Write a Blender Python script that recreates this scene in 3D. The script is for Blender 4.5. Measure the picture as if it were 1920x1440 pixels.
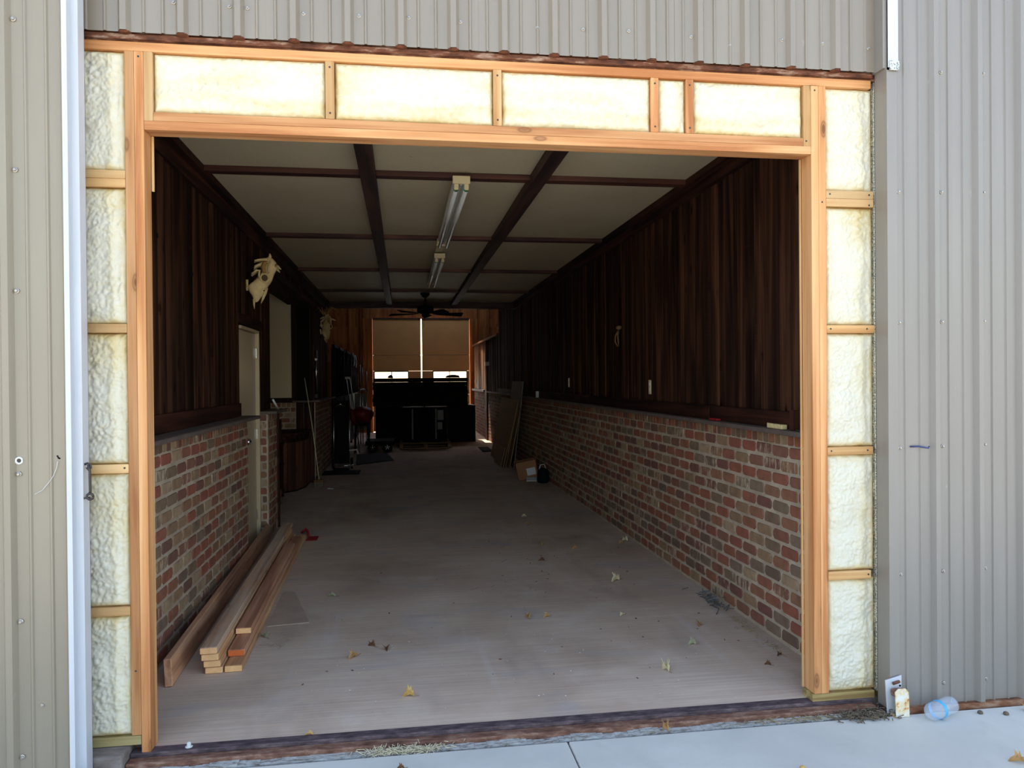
import bpy, bmesh, math, random
from mathutils import Vector, Matrix, noise
random.seed(7)
sc = bpy.context.scene
for o in list(bpy.data.objects): bpy.data.objects.remove(o)
COL = sc.collection

# ------------------------------------------------------------------ camera
cam_d = bpy.data.cameras.new('camera'); cam = bpy.data.objects.new('camera', cam_d); COL.objects.link(cam)
def cam_axes(yaw, pitch, roll):
    y, p, r = map(math.radians, (yaw, pitch, roll))
    f = Vector((math.sin(y)*math.cos(p), math.cos(y)*math.cos(p), math.sin(p)))
    rt = Vector((math.cos(y), -math.sin(y), 0)); up = rt.cross(f)
    rt2 = rt*math.cos(r) + up*math.sin(r); return f, rt2, rt2.cross(f)
f_, r_, u_ = cam_axes(8.307, -0.357, -0.499)
M = Matrix((r_, u_, -f_)).transposed().to_4x4(); M.translation = Vector((0, 0, 1.57))
cam.matrix_world = M
cam_d.sensor_width = 36; cam_d.lens = 1414/1920*36; cam_d.clip_end = 200; cam_d.clip_start = .05
sc.camera = cam

# ------------------------------------------------------------------ light
w = bpy.data.worlds.new('world'); sc.world = w; w.use_nodes = True
wn = w.node_tree; bg = wn.nodes['Background']
sky = wn.nodes.new('ShaderNodeTexSky'); sky.sky_type = 'NISHITA'; sky.sun_disc = False
sky.sun_elevation = math.radians(58); sky.sun_rotation = math.radians(-20); sky.air_density = 1.0; sky.dust_density = 1.5; sky.ozone_density = 1.0
wt = wn.nodes.new('ShaderNodeMix'); wt.data_type = 'RGBA'; wt.blend_type = 'MULTIPLY'; wt.inputs[0].default_value = 1; wt.inputs[7].default_value = (1.0, .90, .80, 1)
wn.links.new(sky.outputs[0], wt.inputs[6]); wn.links.new(wt.outputs[2], bg.inputs[0]); bg.inputs[1].default_value = 0.42
sd = bpy.data.lights.new('sun', 'SUN'); sun = bpy.data.objects.new('sun', sd); COL.objects.link(sun)
sd.energy = 5.0; sd.angle = math.radians(.6); sd.color = (1, .93, .82)
# the sun stands behind the building, a little to the left
sdir = Vector((math.sin(math.radians(20)), -math.cos(math.radians(20)), -math.tan(math.radians(58))))
sun.rotation_euler = sdir.to_track_quat('-Z', 'Y').to_euler(); sun.location = (-3, 30, 20)
vs = sc.view_settings; vs.view_transform = 'Standard'; vs.look = 'None'; vs.gamma = 1; vs.use_curve_mapping = False
vs.exposure = 0.92

# ------------------------------------------------------------------ helpers
class MB:
    def __init__(s): s.v = []; s.f = []
    def add(s, v, f):
        n = len(s.v); s.v += [tuple(p) for p in v]; s.f += [tuple(i+n for i in q) for q in f]; return s
    def box(s, x0, x1, y0, y1, z0, z1):
        return s.add([(x0,y0,z0),(x1,y0,z0),(x1,y1,z0),(x0,y1,z0),(x0,y0,z1),(x1,y0,z1),(x1,y1,z1),(x0,y1,z1)],
                     [(0,3,2,1),(4,5,6,7),(0,1,5,4),(1,2,6,5),(2,3,7,6),(3,0,4,7)])
    def hexa(s, b, t):   # bottom quad, top quad (ccw seen from above)
        return s.add(list(b)+list(t), [(0,3,2,1),(4,5,6,7),(0,1,5,4),(1,2,6,5),(2,3,7,6),(3,0,4,7)])
    def prism(s, pts, lo, hi, ax='z'):
        n = len(pts); mk = {'z': lambda a,b,c:(a,b,c), 'y': lambda a,b,c:(a,c,b), 'x': lambda a,b,c:(c,a,b)}[ax]
        v = [mk(a,b,lo) for a,b in pts]+[mk(a,b,hi) for a,b in pts]
        f = [tuple(range(n))[::-1], tuple(range(n,2*n))]+[(i,(i+1)%n,n+(i+1)%n,n+i) for i in range(n)]
        return s.add(v, f)
    def tube(s, path, r, n=10, caps=True):
        P = [Vector(p) for p in path]; R = r if isinstance(r,(list,tuple)) else [r]*len(P); base = len(s.v); ref = None
        for i,p in enumerate(P):
            t = (P[min(i+1,len(P)-1)]-P[max(i-1,0)]).normalized()
            if ref is None: ref = Vector((0,0,1)) if abs(t.z)<.9 else Vector((1,0,0))
            a = t.cross(ref).normalized(); b = a.cross(t).normalized(); ref = b
            for k in range(n):
                q = 2*math.pi*k/n; s.v.append(tuple(p+(a*math.cos(q)+b*math.sin(q))*R[i]))
        for i in range(len(P)-1):
            for k in range(n):
                a = base+i*n+k; b = base+i*n+(k+1)%n; s.f.append((a,b,b+n,a+n))
        if caps:
            s.f.append(tuple(base+k for k in range(n))[::-1]); s.f.append(tuple(base+(len(P)-1)*n+k for k in range(n)))
        return s
    def lathe(s, c, prof, n=20, ax='z'):
        base = len(s.v)
        for r,h in prof:
            for k in range(n):
                q = 2*math.pi*k/n; a,b = r*math.cos(q), r*math.sin(q)
                d = {'z':(a,b,h),'y':(a,h,b),'x':(h,a,b)}[ax]; s.v.append((c[0]+d[0],c[1]+d[1],c[2]+d[2]))
        for i in range(len(prof)-1):
            for k in range(n):
                a = base+i*n+k; b = base+i*n+(k+1)%n; s.f.append((a,b,b+n,a+n))
        s.f.append(tuple(base+k for k in range(n))[::-1]); s.f.append(tuple(base+(len(prof)-1)*n+k for k in range(n)))
        return s
    def xf(s, m, start=0):
        s.v = s.v[:start]+[tuple(m @ Vector(p)) for p in s.v[start:]]; return s
    def build(s, name, mat, parent=None, bevel=0, smooth=False, origin=None, seg=2):
        me = bpy.data.meshes.new(name); off = Vector(parent_loc(parent))
        o3 = Vector(origin) if origin else off
        me.from_pydata([tuple(Vector(p)-o3) for p in s.v], [], s.f)
        bm = bmesh.new(); bm.from_mesh(me); bmesh.ops.recalc_face_normals(bm, faces=bm.faces); bm.to_mesh(me); bm.free()
        me.materials.append(mat)
        if smooth: me.polygons.foreach_set('use_smooth', [True]*len(me.polygons))
        o = bpy.data.objects.new(name, me); COL.objects.link(o)
        if parent: o.parent = parent
        if origin: o.location = o3-off
        if bevel:
            b = o.modifiers.new('bevel','BEVEL'); b.width = bevel; b.segments = seg; b.limit_method = 'ANGLE'
        return o
def parent_loc(p):
    l = Vector((0,0,0))
    while p: l += p.location; p = p.parent
    return l
def thing(name, label, cat, loc=(0,0,0), group=None):
    o = bpy.data.objects.new(name, None); COL.objects.link(o); o.location = loc; o.empty_display_size = .1
    o['label'] = label; o['category'] = cat
    if group: o['group'] = group
    return o
def tag(o, label, cat, group=None):
    o['label'] = label; o['category'] = cat
    if group: o['group'] = group
    return o
def struct(name):
    o = bpy.data.objects.new(name, None); COL.objects.link(o); o['kind'] = 'structure'; return o
def S(o): o['kind'] = 'structure'; return o
def stuff(o): o['kind'] = 'stuff'; return o
def copy_part(o, loc, parent, name=None):
    c = o.copy(); COL.objects.link(c); c.parent = parent; c.location = Vector(loc)-parent_loc(parent); return c
def B(x0,x1,y0,y1,z0,z1): return MB().box(x0,x1,y0,y1,z0,z1)

# ------------------------------------------------------------------ materials
def lin(c):
    return tuple((x/255/12.92 if x/255 <= .04045 else ((x/255+.055)/1.055)**2.4) for x in c)+(1,)
class NT:
    def __init__(s, name, rough=.6, metal=0, spec=.4):
        s.m = bpy.data.materials.new(name); s.m.use_nodes = True; s.t = s.m.node_tree; s.b = s.t.nodes['Principled BSDF']
        s.b.inputs['Roughness'].default_value = rough; s.b.inputs['Metallic'].default_value = metal
        s.b.inputs['Specular IOR Level'].default_value = spec
    def n(s, t, **k):
        x = s.t.nodes.new(t)
        for a,b in k.items():
            if a.startswith('i_'): x.inputs[int(a[2:])].default_value = b
            else: setattr(x, a, b)
        return x
    def l(s, a, b): s.t.links.new(a, b)
    def coord(s, scale=(1,1,1), rnd=True):
        tc = s.n('ShaderNodeTexCoord'); mp = s.n('ShaderNodeMapping'); mp.inputs['Scale'].default_value = scale
        if rnd:
            oi = s.n('ShaderNodeObjectInfo'); mu = s.n('ShaderNodeVectorMath', operation='SCALE'); cb = s.n('ShaderNodeCombineXYZ')
            for i in range(3): s.l(oi.outputs['Random'], cb.inputs[i])
            s.l(cb.outputs[0], mu.inputs[0]); mu.inputs['Scale'].default_value = 31
            ad = s.n('ShaderNodeVectorMath', operation='ADD'); s.l(tc.outputs['Object'], ad.inputs[0]); s.l(mu.outputs[0], ad.inputs[1]); s.l(ad.outputs[0], mp.inputs[0])
        else: s.l(tc.outputs['Object'], mp.inputs[0])
        return mp.outputs[0]
    def noise(s, vec, scale, detail=4, rough=.55, dist=0):
        x = s.n('ShaderNodeTexNoise'); x.inputs['Scale'].default_value = scale; x.inputs['Detail'].default_value = detail
        x.inputs['Roughness'].default_value = rough; x.inputs['Distortion'].default_value = dist; s.l(vec, x.inputs['Vector']); return x.outputs['Fac']
    def ramp(s, fac, stops, mode='LINEAR'):
        x = s.n('ShaderNodeValToRGB'); cr = x.color_ramp; cr.interpolation = mode
        while len(cr.elements) > 1: cr.elements.remove(cr.elements[-1])
        cr.elements[0].position = stops[0][0]; cr.elements[0].color = stops[0][1]
        for p,c in stops[1:]:
            e = cr.elements.new(p); e.color = c
        s.l(fac, x.inputs[0]); return x.outputs[0]
    def mix(s, fac, a, b, mode='MIX'):
        x = s.n('ShaderNodeMix', data_type='RGBA', blend_type=mode)
        for sock, val in ((x.inputs[0], fac), (x.inputs[6], a), (x.inputs[7], b)):
            if hasattr(val, 'is_linked'): s.l(val, sock)
            else: sock.default_value = val
        return x.outputs[2]
    def bump(s, h, strength=.3, dist=.01):
        x = s.n('ShaderNodeBump'); x.inputs['Strength'].default_value = strength; x.inputs['Distance'].default_value = dist
        s.l(h, x.inputs['Height']); s.l(x.outputs[0], s.b.inputs['Normal'])
    def col(s, c): 
        if hasattr(c, 'is_linked'): s.l(c, s.b.inputs['Base Color'])
        else: s.b.inputs['Base Color'].default_value = c
        return s
G_ = lambda v: (v,v,v,1)

def plain(name, c, rough=.6, metal=0, spec=.4, var=.15, sc_=8):
    t = NT(name, rough, metal, spec); v = t.coord(); n = t.noise(v, sc_, 5)
    c = lin(c); a = tuple(x*(1-var) for x in c[:3])+(1,); b = tuple(min(1,x*(1+var)) for x in c[:3])+(1,)
    t.col(t.ramp(n, [(.3,a),(.7,b)])); return t.m
def wood(name, axis, base, dark, light, rough=.65, freq=28, knots=True, rndtint=.25, spec=.3, grey=None, greyamt=.5, saw=0, streak=(.3,.5,.75)):
    t = NT(name, rough, 0, spec); sc = [freq]*3; sc['xyz'.index(axis)] = freq*.028
    v = t.coord(tuple(sc)); 
    v2s = [3.0]*3; v2s['xyz'.index(axis)] = .35; v2 = t.coord(tuple(v2s))
    g1 = t.noise(v, 1, 5, .6, .4); g2 = t.noise(v2, 1, 3, .5, .6)
    # growth rings: sine of distorted coordinate
    wv = t.n('ShaderNodeMath', operation='MULTIPLY'); t.l(g2, wv.inputs[0]); wv.inputs[1].default_value = 26
    sn = t.n('ShaderNodeMath', operation='SINE'); t.l(wv.outputs[0], sn.inputs[0])
    m1 = t.n('ShaderNodeMath', operation='MULTIPLY_ADD'); t.l(sn.outputs[0], m1.inputs[0]); m1.inputs[1].default_value = .12; t.l(g1, m1.inputs[2])
    c = t.ramp(m1.outputs[0], [(streak[0],lin(dark)),(streak[1],lin(base)),(streak[2],lin(light))])
    oi = t.n('ShaderNodeObjectInfo')
    tint = t.ramp(oi.outputs['Random'], [(0,G_(1-rndtint)),(.5,G_(1)),(1,G_(1+rndtint*.6))]); c = t.mix(1.0, c, tint, 'MULTIPLY')
    if grey:
        gn = t.noise(v2, 2.3, 4); gm = t.ramp(gn, [(.42,G_(0)),(.68,G_(greyamt))]); c = t.mix(gm, c, lin(grey))
    if knots:
        ks = [7.0]*3; ks['xyz'.index(axis)] = 2.6; kv = t.coord(tuple(ks)); vo = t.n('ShaderNodeTexVoronoi'); vo.inputs['Scale'].default_value = 1; t.l(kv, vo.inputs['Vector'])
        km = t.ramp(vo.outputs['Distance'], [(.05,G_(.95)),(.075,G_(.45)),(.095,G_(.75)),(.12,G_(.15)),(.2,G_(0))])
        c = t.mix(km, c, tuple(x*.45 for x in lin(dark)[:3])+(1,))
    if saw:
        sv = [1.5]*3; sv['xyz'.index(axis)] = 140; s3 = t.noise(t.coord(tuple(sv)), 1, 1); s4 = t.noise(v2, 1.7, 2)
        sm = t.n('ShaderNodeMath', operation='MULTIPLY'); t.l(t.ramp(s3,[(.55,G_(0)),(.75,G_(1))]), sm.inputs[0]); t.l(t.ramp(s4,[(.5,G_(0)),(.7,G_(saw))]), sm.inputs[1])
        c = t.mix(sm.outputs[0], c, lin(light))
    t.col(c); t.bump(g1, .25, .004); return t.m

FIR, FIRD, FIRL = (198,141,90), (170,108,62), (216,165,114)
fir = {a: wood('fir_'+a, a, FIR, FIRD, FIRL, .6) for a in 'xyz'}
fir_pale = {a: wood('fir_pale_'+a, a, (204,160,106), (182,132,80), (220,182,130), .6) for a in 'xyz'}
treated = {a: wood('treated_'+a, a, (168,148,96), (128,104,62), (188,172,120), .75, knots=False) for a in 'xyz'}
DK, DKD, DKL = (54,33,24), (28,18,14), (90,59,41)
dark = {a: wood('dark_wood_'+a, a, DK, DKD, DKL, .8, 16, True, .4, .06, saw=.35, streak=(.28,.52,.8)) for a in 'xyz'}
trimw = {a: wood('dark_trim_'+a, a, (50,27,20), (26,14,11), (76,43,30), .7, 18, False, .2, .12) for a in 'xyz'}
beamw = {a: wood('beam_wood_'+a, a, (56,36,30), (30,20,17), (84,54,42), .6, 16, True, .15, .3) for a in 'xyz'}
battenw = wood('batten_wood', 'x', (76,42,32), (46,26,20), (106,64,48), .55, 20, False, .2, .3)
plank_old = wood('weathered_plank', 'y', (206,168,134), (168,130,100), (222,192,160), .75, 22, True, .1, grey=(200,186,170), greyamt=.8)
plank_red = wood('reddish_plank', 'y', (202,146,112), (168,114,84), (218,170,134), .7, 22, True, .1, grey=(140,116,100), greyamt=.4)
plank_new = wood('pale_plank', 'y', (212,164,116), (180,130,86), (226,186,138), .7, 22, True, .1, grey=(160,140,122), greyamt=.5)
plank_side = wood('side_plank', 'y', (196,144,108), (152,106,76), (214,168,130), .7, 20, True, .1, grey=(128,112,100), greyamt=.5)
endgrain = plain('end_grain', (236,186,130), .8, var=.1, sc_=30); endred = plain('end_grain_red', (206,104,50), .8, var=.1, sc_=30)
ply = wood('plywood_orange', 'z', (158,98,46), (126,74,32), (180,118,62), .7, 6, True, .1)
ply_sheet = None

def brick_mat():
    t = NT('brick', .85, 0, .2); oi = t.n('ShaderNodeObjectInfo'); ge = t.n('ShaderNodeNewGeometry')
    ad = t.n('ShaderNodeMath', operation='ADD'); t.l(oi.outputs['Random'], ad.inputs[0]); t.l(ge.outputs['Random Per Island'], ad.inputs[1])
    fr = t.n('ShaderNodeMath', operation='FRACT'); t.l(ad.outputs[0], fr.inputs[0])
    cols = [(140,92,76),(152,96,76),(122,88,74),(156,94,74),(150,120,92),(158,128,98),(130,108,86),(154,100,76),(126,84,74),(156,106,82),(118,96,80),(152,90,74),(150,110,84),(134,114,94),(172,146,116),(142,98,80)]
    c = t.ramp(fr.outputs[0], [(i/len(cols), lin(k)) for i,k in enumerate(cols)], 'CONSTANT')
    v = t.coord(); n1 = t.noise(v, 14, 4); c = t.mix(t.ramp(n1,[(.3,G_(.0)),(.75,G_(.55))]), c, lin((92,70,56)))
    f2 = t.n('ShaderNodeMath', operation='MULTIPLY'); t.l(fr.outputs[0], f2.inputs[0]); f2.inputs[1].default_value = 7.31
    f3 = t.n('ShaderNodeMath', operation='FRACT'); t.l(f2.outputs[0], f3.inputs[0])
    sv = t.coord((34,34,9)); n2 = t.noise(sv, 1, 3, .6)
    lim = t.ramp(f3.outputs[0], [(0,G_(.12)),(.80,G_(.14)),(.86,G_(.46)),(1,G_(.58))])
    th = t.n('ShaderNodeMath', operation='SUBTRACT'); t.l(n2, th.inputs[0]); 
    iv = t.n('ShaderNodeMath', operation='SUBTRACT'); iv.inputs[0].default_value = 1; t.l(lim, iv.inputs[1]); t.l(iv.outputs[0], th.inputs[1])
    sm = t.ramp(th.outputs[0], [(0,G_(0)),(.14,G_(.75))]); c = t.mix(sm, c, lin((186,166,138)))
    t.col(c); t.bump(t.noise(v, 60, 6), .5, .004); return t.m
brick = brick_mat()
def mortar_mat():
    t = NT('mortar', .95, 0, .1); v = t.coord(rnd=False); c = t.ramp(t.noise(v, 5, 6), [(.3,lin((158,140,120))),(.7,lin((194,176,154)))])
    t.col(c); t.bump(t.noise(v, 70, 6), .6, .006); return t.m
mortar = mortar_mat()
def foam_mat():
    t = NT('spray_foam', .55, 0, .35); v = t.coord((1,1,1), False)
    at = t.n('ShaderNodeAttribute', attribute_name='skin_tone')
    c = t.ramp(at.outputs['Fac'], [(.0,lin((216,210,190))),(.35,lin((213,202,170))),(.7,lin((204,184,134))),(1,lin((182,150,92)))])
    t.col(c); t.b.inputs['Subsurface Weight'].default_value = .0; t.bump(t.noise(v, 110, 3), .35, .004); return t.m
foam = foam_mat()
def steel_mat(name, c, zscale=1):
    t = NT(name, .36, 0, .7); v = t.coord((6,6,.7), False); n = t.noise(v, 1.5, 5)
    k = lin(c); col = t.ramp(n, [(.3,tuple(x*.93 for x in k[:3])+(1,)),(.7,tuple(x*1.05 for x in k[:3])+(1,))])
    v3 = t.coord((30,30,10), False); n3 = t.noise(v3, 1, 4); col = t.mix(t.ramp(n3,[(.72,G_(0)),(.82,G_(.3))]), col, lin((200,192,182)))
    t.col(col); return t.m
clad = steel_mat('taupe_steel', (136,125,110)); cladg = steel_mat('grey_steel', (134,127,118)); cladl = steel_mat('tan_steel', (138,127,108))
white_steel = steel_mat('white_steel', (196,198,202))
def galv_mat():
    t = NT('galvanised', .4, .6, .5); v = t.coord(rnd=False); n = t.noise(v, 160, 2, .6)
    t.col(t.ramp(n, [(.4,lin((120,120,112))),(.58,lin((225,222,205)))])); return t.m
galv = galv_mat()
def floor_mat():
    t = NT('broomed_concrete', .85, 0, .25); v = t.coord((1,1,1), False)
    big = t.noise(v, .9, 6, .6, .3); br = t.noise(t.coord((1.6,80,1), False), 1, 4, .6); br2 = t.noise(t.coord((.8,7,1), False), 1, 6, .7)
    c = t.ramp(big, [(.3,lin((178,155,132))),(.5,lin((207,184,160))),(.7,lin((219,201,179)))])
    c = t.mix(t.ramp(br2,[(.35,G_(.4)),(.6,G_(0))]), c, lin((182,156,138)))
    c = t.mix(t.ramp(br,[(.42,G_(.28)),(.6,G_(0))]), c, lin((156,132,116)))
    c = t.mix(t.ramp(t.noise(v,2.6,4),[(.55,G_(0)),(.75,G_(.45))]), c, lin((214,204,190)))
    sp = t.noise(v, 95, 2); c = t.mix(t.ramp(sp,[(.72,G_(0)),(.77,G_(.6))]), c, lin((200,194,184)))
    st = t.noise(t.coord((1.3,.45,1), False), 1.7, 3); c = t.mix(t.ramp(st,[(.58,G_(0)),(.78,G_(.55))]), c, lin((140,124,112)))
    c = t.mix(t.ramp(t.noise(t.coord((.9,1.5,1), False),1.1,3,.5,1.2),[(.58,G_(0)),(.72,G_(.5))]), c, lin((158,160,164)))
    c = t.mix(t.ramp(t.noise(t.coord((5,.35,1), False),1,3),[(.62,G_(0)),(.74,G_(.35))]), c, lin((208,202,194)))
    t.col(c); t.bump(br, .35, .004); return t.m
floorm = floor_mat()
def slab_mat():
    t = NT('slab_concrete', .85, 0, .3); v = t.coord(rnd=False)
    c = t.ramp(t.noise(v, 1.3, 7, .6, .4), [(.3,lin((184,184,176))),(.7,lin((208,206,196)))])
    c = t.mix(t.ramp(t.noise(v,5,5),[(.56,G_(0)),(.75,G_(.3))]), c, lin((170,168,158)))
    t.col(c); t.bump(t.noise(v, 120, 4), .2, .002); return t.m
slabm = slab_mat(); bounce_gravel = plain('warm_bounce_gravel', (196,180,152), .9, var=.12, sc_=3)
def ceil_mat():
    t = NT('ceiling_board', .6, 0, .45); v = t.coord((1,1,1)); n = t.noise(v, 240, 2, .6); b = t.noise(v, 1.6, 4)
    c = t.ramp(b, [(.3,lin((200,182,146))),(.7,lin((210,194,160)))]); c = t.mix(t.ramp(n,[(.35,G_(.35)),(.6,G_(0))]), c, lin((146,132,106)))
    sp = t.noise(v, 22, 1); c = t.mix(t.ramp(sp,[(.77,G_(0)),(.8,G_(.6))]), c, lin((110,96,80)))
    t.col(c); t.bump(t.noise(v, 150, 3), .35, .003); return t.m
ceilm = ceil_mat()
def rust_mat(name, a, b, c_, s=14):
    t = NT(name, .8, 0, .3); v = t.coord((1,3,3), False); n = t.noise(v, s, 6, .65)
    t.col(t.ramp(n, [(.32,lin(a)),(.52,lin(b)),(.7,lin(c_))])); t.bump(n, .4, .004); return t.m
rail_dark = rust_mat('rail_dark', (52,42,46), (84,70,72), (112,96,96)); rail_rust = rust_mat('rail_rust', (78,50,40), (118,84,68), (150,122,104))
rust_gap = rust_mat('rusty_ledger', (60,32,22), (110,66,44), (176,150,130), 9); curbm = rust_mat('curb', (92,84,78), (122,112,104), (146,138,130), 6)
rough_conc = rust_mat('rough_mortar', (96,84,70), (168,168,162), (192,194,190), 22)
rusty_white = None
def rw():
    t = NT('rusty_white_steel', .6, 0, .4); v = t.coord(rnd=False); n = t.noise(v, 16, 5, .6)
    t.col(t.ramp(n, [(.40,lin((226,222,212))),(.52,lin((224,200,150))),(.6,lin((190,108,44))),(.7,lin((96,48,26)))])); return t.m
rusty_white = rw()
cream = plain('cream_paint', (190,172,140), .35, var=.04, sc_=3); cream_p = plain('cream_panel', (206,189,151), .6, var=.03, sc_=2)
black = plain('black_matte', (13,13,15), .75, spec=.12, var=.2); navy = plain('navy_black', (11,14,22), .75, spec=.15, var=.2); black_w = plain('black_shelf', (24,20,19), .8, spec=.1, var=.2)
chrome = plain('chrome', (200,200,200), .25, 1, .5, .05); steel = plain('screw_steel', (168,160,150), .35, .7, .5, .1); dsteel = plain('old_iron', (72,68,64), .5, .7, .5, .2)
red = plain('red_cloth', (150,20,26), .7, var=.15); redsat = plain('red_leather', (112,18,24), .5, var=.2)
bone = plain('bone', (226,202,146), .6, var=.2, sc_=14); bone_d = plain('bone_recess_shade', (96,74,46), .8, var=.2); bone_o = plain('horn_sheath', (168,128,70), .6, var=.25, sc_=20)  # recess bone is darkened to stand for shade inside sockets and nerve holes
white_p = plain('white_plastic', (222,218,206), .45, var=.03); ivory = plain('ivory_plastic', (214,196,150), .45, var=.05); green_p = plain('green_cap', (30,130,70), .4, var=.1)
card = plain('cardboard', (150,104,72), .8, var=.08, sc_=4); paper = plain('white_paper', (200,200,196), .7, var=.05); ply_sheet = plain('sheet_ply', (156,126,92), .75, var=.06, sc_=2); grey_s = plain('grey_sheet', (118,112,104), .7, var=.08, sc_=3)
shelfm = plain('dusty_ledge', (96,82,74), .7, var=.2, sc_=10); tube_m = plain('lamp_tube', (208,206,198), .25, var=.03); doorc = plain('door_panel', (232,176,106), .6, var=.06, sc_=2)
pallet_m = wood('pallet_wood', 'x', (120,92,62), (90,66,42), (146,116,82), .8, 20, False, .2)
leafm = [plain('leaf_tan', (176,136,84), .7, var=.2, sc_=30), plain('leaf_yellow', (190,154,88), .7, var=.2, sc_=30), plain('leaf_green', (156,162,128), .7, var=.2, sc_=30), plain('leaf_brown', (104,70,46), .8, var=.2, sc_=30), plain('leaf_pale', (206,192,150), .7, var=.15, sc_=30)]
straw = plain('straw', (150,134,100), .8, var=.3, sc_=40); nails = plain('sticks', (96,100,100), .5, .3, .5, .4, 40); dirt = plain('dirt', (104,92,76), .9, var=.3, sc_=60)
def glass_mat(name, c, rough=.02):
    t = NT(name, rough); t.b.inputs['Transmission Weight'].default_value = 1; t.b.inputs['IOR'].default_value = 1.45; t.b.inputs['Base Color'].default_value = c; return t.m
bottle_m = plain('clear_plastic', (214,228,242), .08, spec=.9, var=.03); bottle_m.node_tree.nodes['Principled BSDF'].inputs['Alpha'].default_value = .28; pane_m = glass_mat('pane_glass', (1,1,1,1), 0); pane_m.node_tree.nodes['Principled BSDF'].inputs['IOR'].default_value = 1.02
blue_p = plain('blue_label', (70,170,220), .4, var=.05)

# ================================================================== STRUCTURE
YF = 3.38      # front face of the timber framing
CZ = 3.05      # ceiling
XL, XR = -1.40, 2.20
# ---- floor and outside slab
fl = S(B(-3.4, 5.2, 3.43, 23.2, -.25, 0).build('floor', floorm))
gr = S(B(-30, 30, 23.4, 70, -.3, -.05).build('ground', slabm))
sl = struct('trim_1')  # outside slab, poured in fields with joints between them
sl.name = 'floor_outside'
jx = [-12.0, -5.4, .71, 6.8, 13.0]
for i in range(4):
    for j,(ya,yb) in enumerate(((-2.9,3.25),(-9.1,-2.91),(-22,-9.11))):
        B(jx[i]+.003, jx[i+1]-.003, ya, yb, -.2, -.03).build('slab', slabm, sl, bevel=.006)
B(-12, 13, -22, 3.25, -.28, -.05).build('slab_bed', dirt, sl)
gf = struct('ground_front'); B(-60,-12.02,-60,3.4,-.3,-.06).build('bounce_gravel', bounce_gravel, gf); B(13.02,60,-60,3.4,-.3,-.06).build('bounce_gravel', bounce_gravel, gf); B(-12,13,-60,-22.02,-.3,-.06).build('bounce_gravel', bounce_gravel, gf)  # unseen ground, added in bright warm tan to bounce sunlight onto the front
# ---- threshold
th = struct('trim_2'); th.name = 'trim_1'
B(-1.15, 2.26, 3.372, 3.432, -.08, .003).build('steel_angle', rail_dark, th, bevel=.004)
B(-1.15, 2.24, 3.312, 3.370, -.1, -.012).build('rusty_channel', rail_rust, th, bevel=.006)
mb = MB(); n = 120
for i in range(n):     # crumbled mortar strip, uneven height
    x0 = -1.25+i*3.5/n; h = -.034+.010*noise.noise(Vector((x0*6,1,2)))+.004*random.random()
    mb.box(x0, x0+3.5/n+.002, 3.262+.006*random.random(), 3.311, -.1, h)
stuff(mb.build('rough_mortar', rough_conc, th)); B(-1.2,2.26,3.251,3.259,-.1,-.036).build('rusty_edge_strip', rail_dark, th)
B(-1.62, -1.152, 3.29, 3.5, -.2, .034).build('concrete_curb', curbm, th, bevel=.01)
B(-1.62, -1.14, 3.19, 3.288, -.2, -.015).build('concrete_curb', curbm, th, bevel=.01)

# ---- bricks
def brick_mesh(Lh, Hh, d=.0065, cut=.015, seed=0):
    rr = random.Random(seed); m = bmesh.new()
    pts = []
    for sx,sz in ((-1,-1),(1,-1),(1,1),(-1,1)):
        c1 = cut*rr.uniform(.5,1.3); x,z = sx*Lh, sz*Hh
        a,b = (x, z-sz*c1), (x-sx*c1, z)
        pts += [a,b] if sx*sz > 0 else [b,a]
    pts = [(x+rr.uniform(-.0018,.0018), z+rr.uniform(-.0018,.0018)) for x,z in pts]
    v = [(x,0,z) for x,z in pts]+[(x,-d+.003,z) for x,z in pts]+[(x*.965,-d,z*.93) for x,z in pts]
    f = [tuple(range(16,24))]
    for i in range(8):
        j = (i+1)%8; f += [(i,j,8+j,8+i),(8+i,8+j,16+j,16+i)]
    return v, f
BR = [brick_mesh(.0915,.0305,seed=i) for i in range(6)]
RL = [brick_mesh(.0285,.030,seed=20+i,cut=.007) for i in range(4)]
def mesh_from(vf, name, mat):
    me = bpy.data.meshes.new(name); me.from_pydata(vf[0], [], vf[1]); bm = bmesh.new(); bm.from_mesh(me)
    bmesh.ops.recalc_face_normals(bm, faces=bm.faces); bm.to_mesh(me); bm.free(); me.materials.append(mat); return me
BRM = [mesh_from(b,'brick',brick) for b in BR]; RLM = [mesh_from(b,'capping_brick',brick) for b in RL]
COURSE, PITCH = .083, .203
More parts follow.
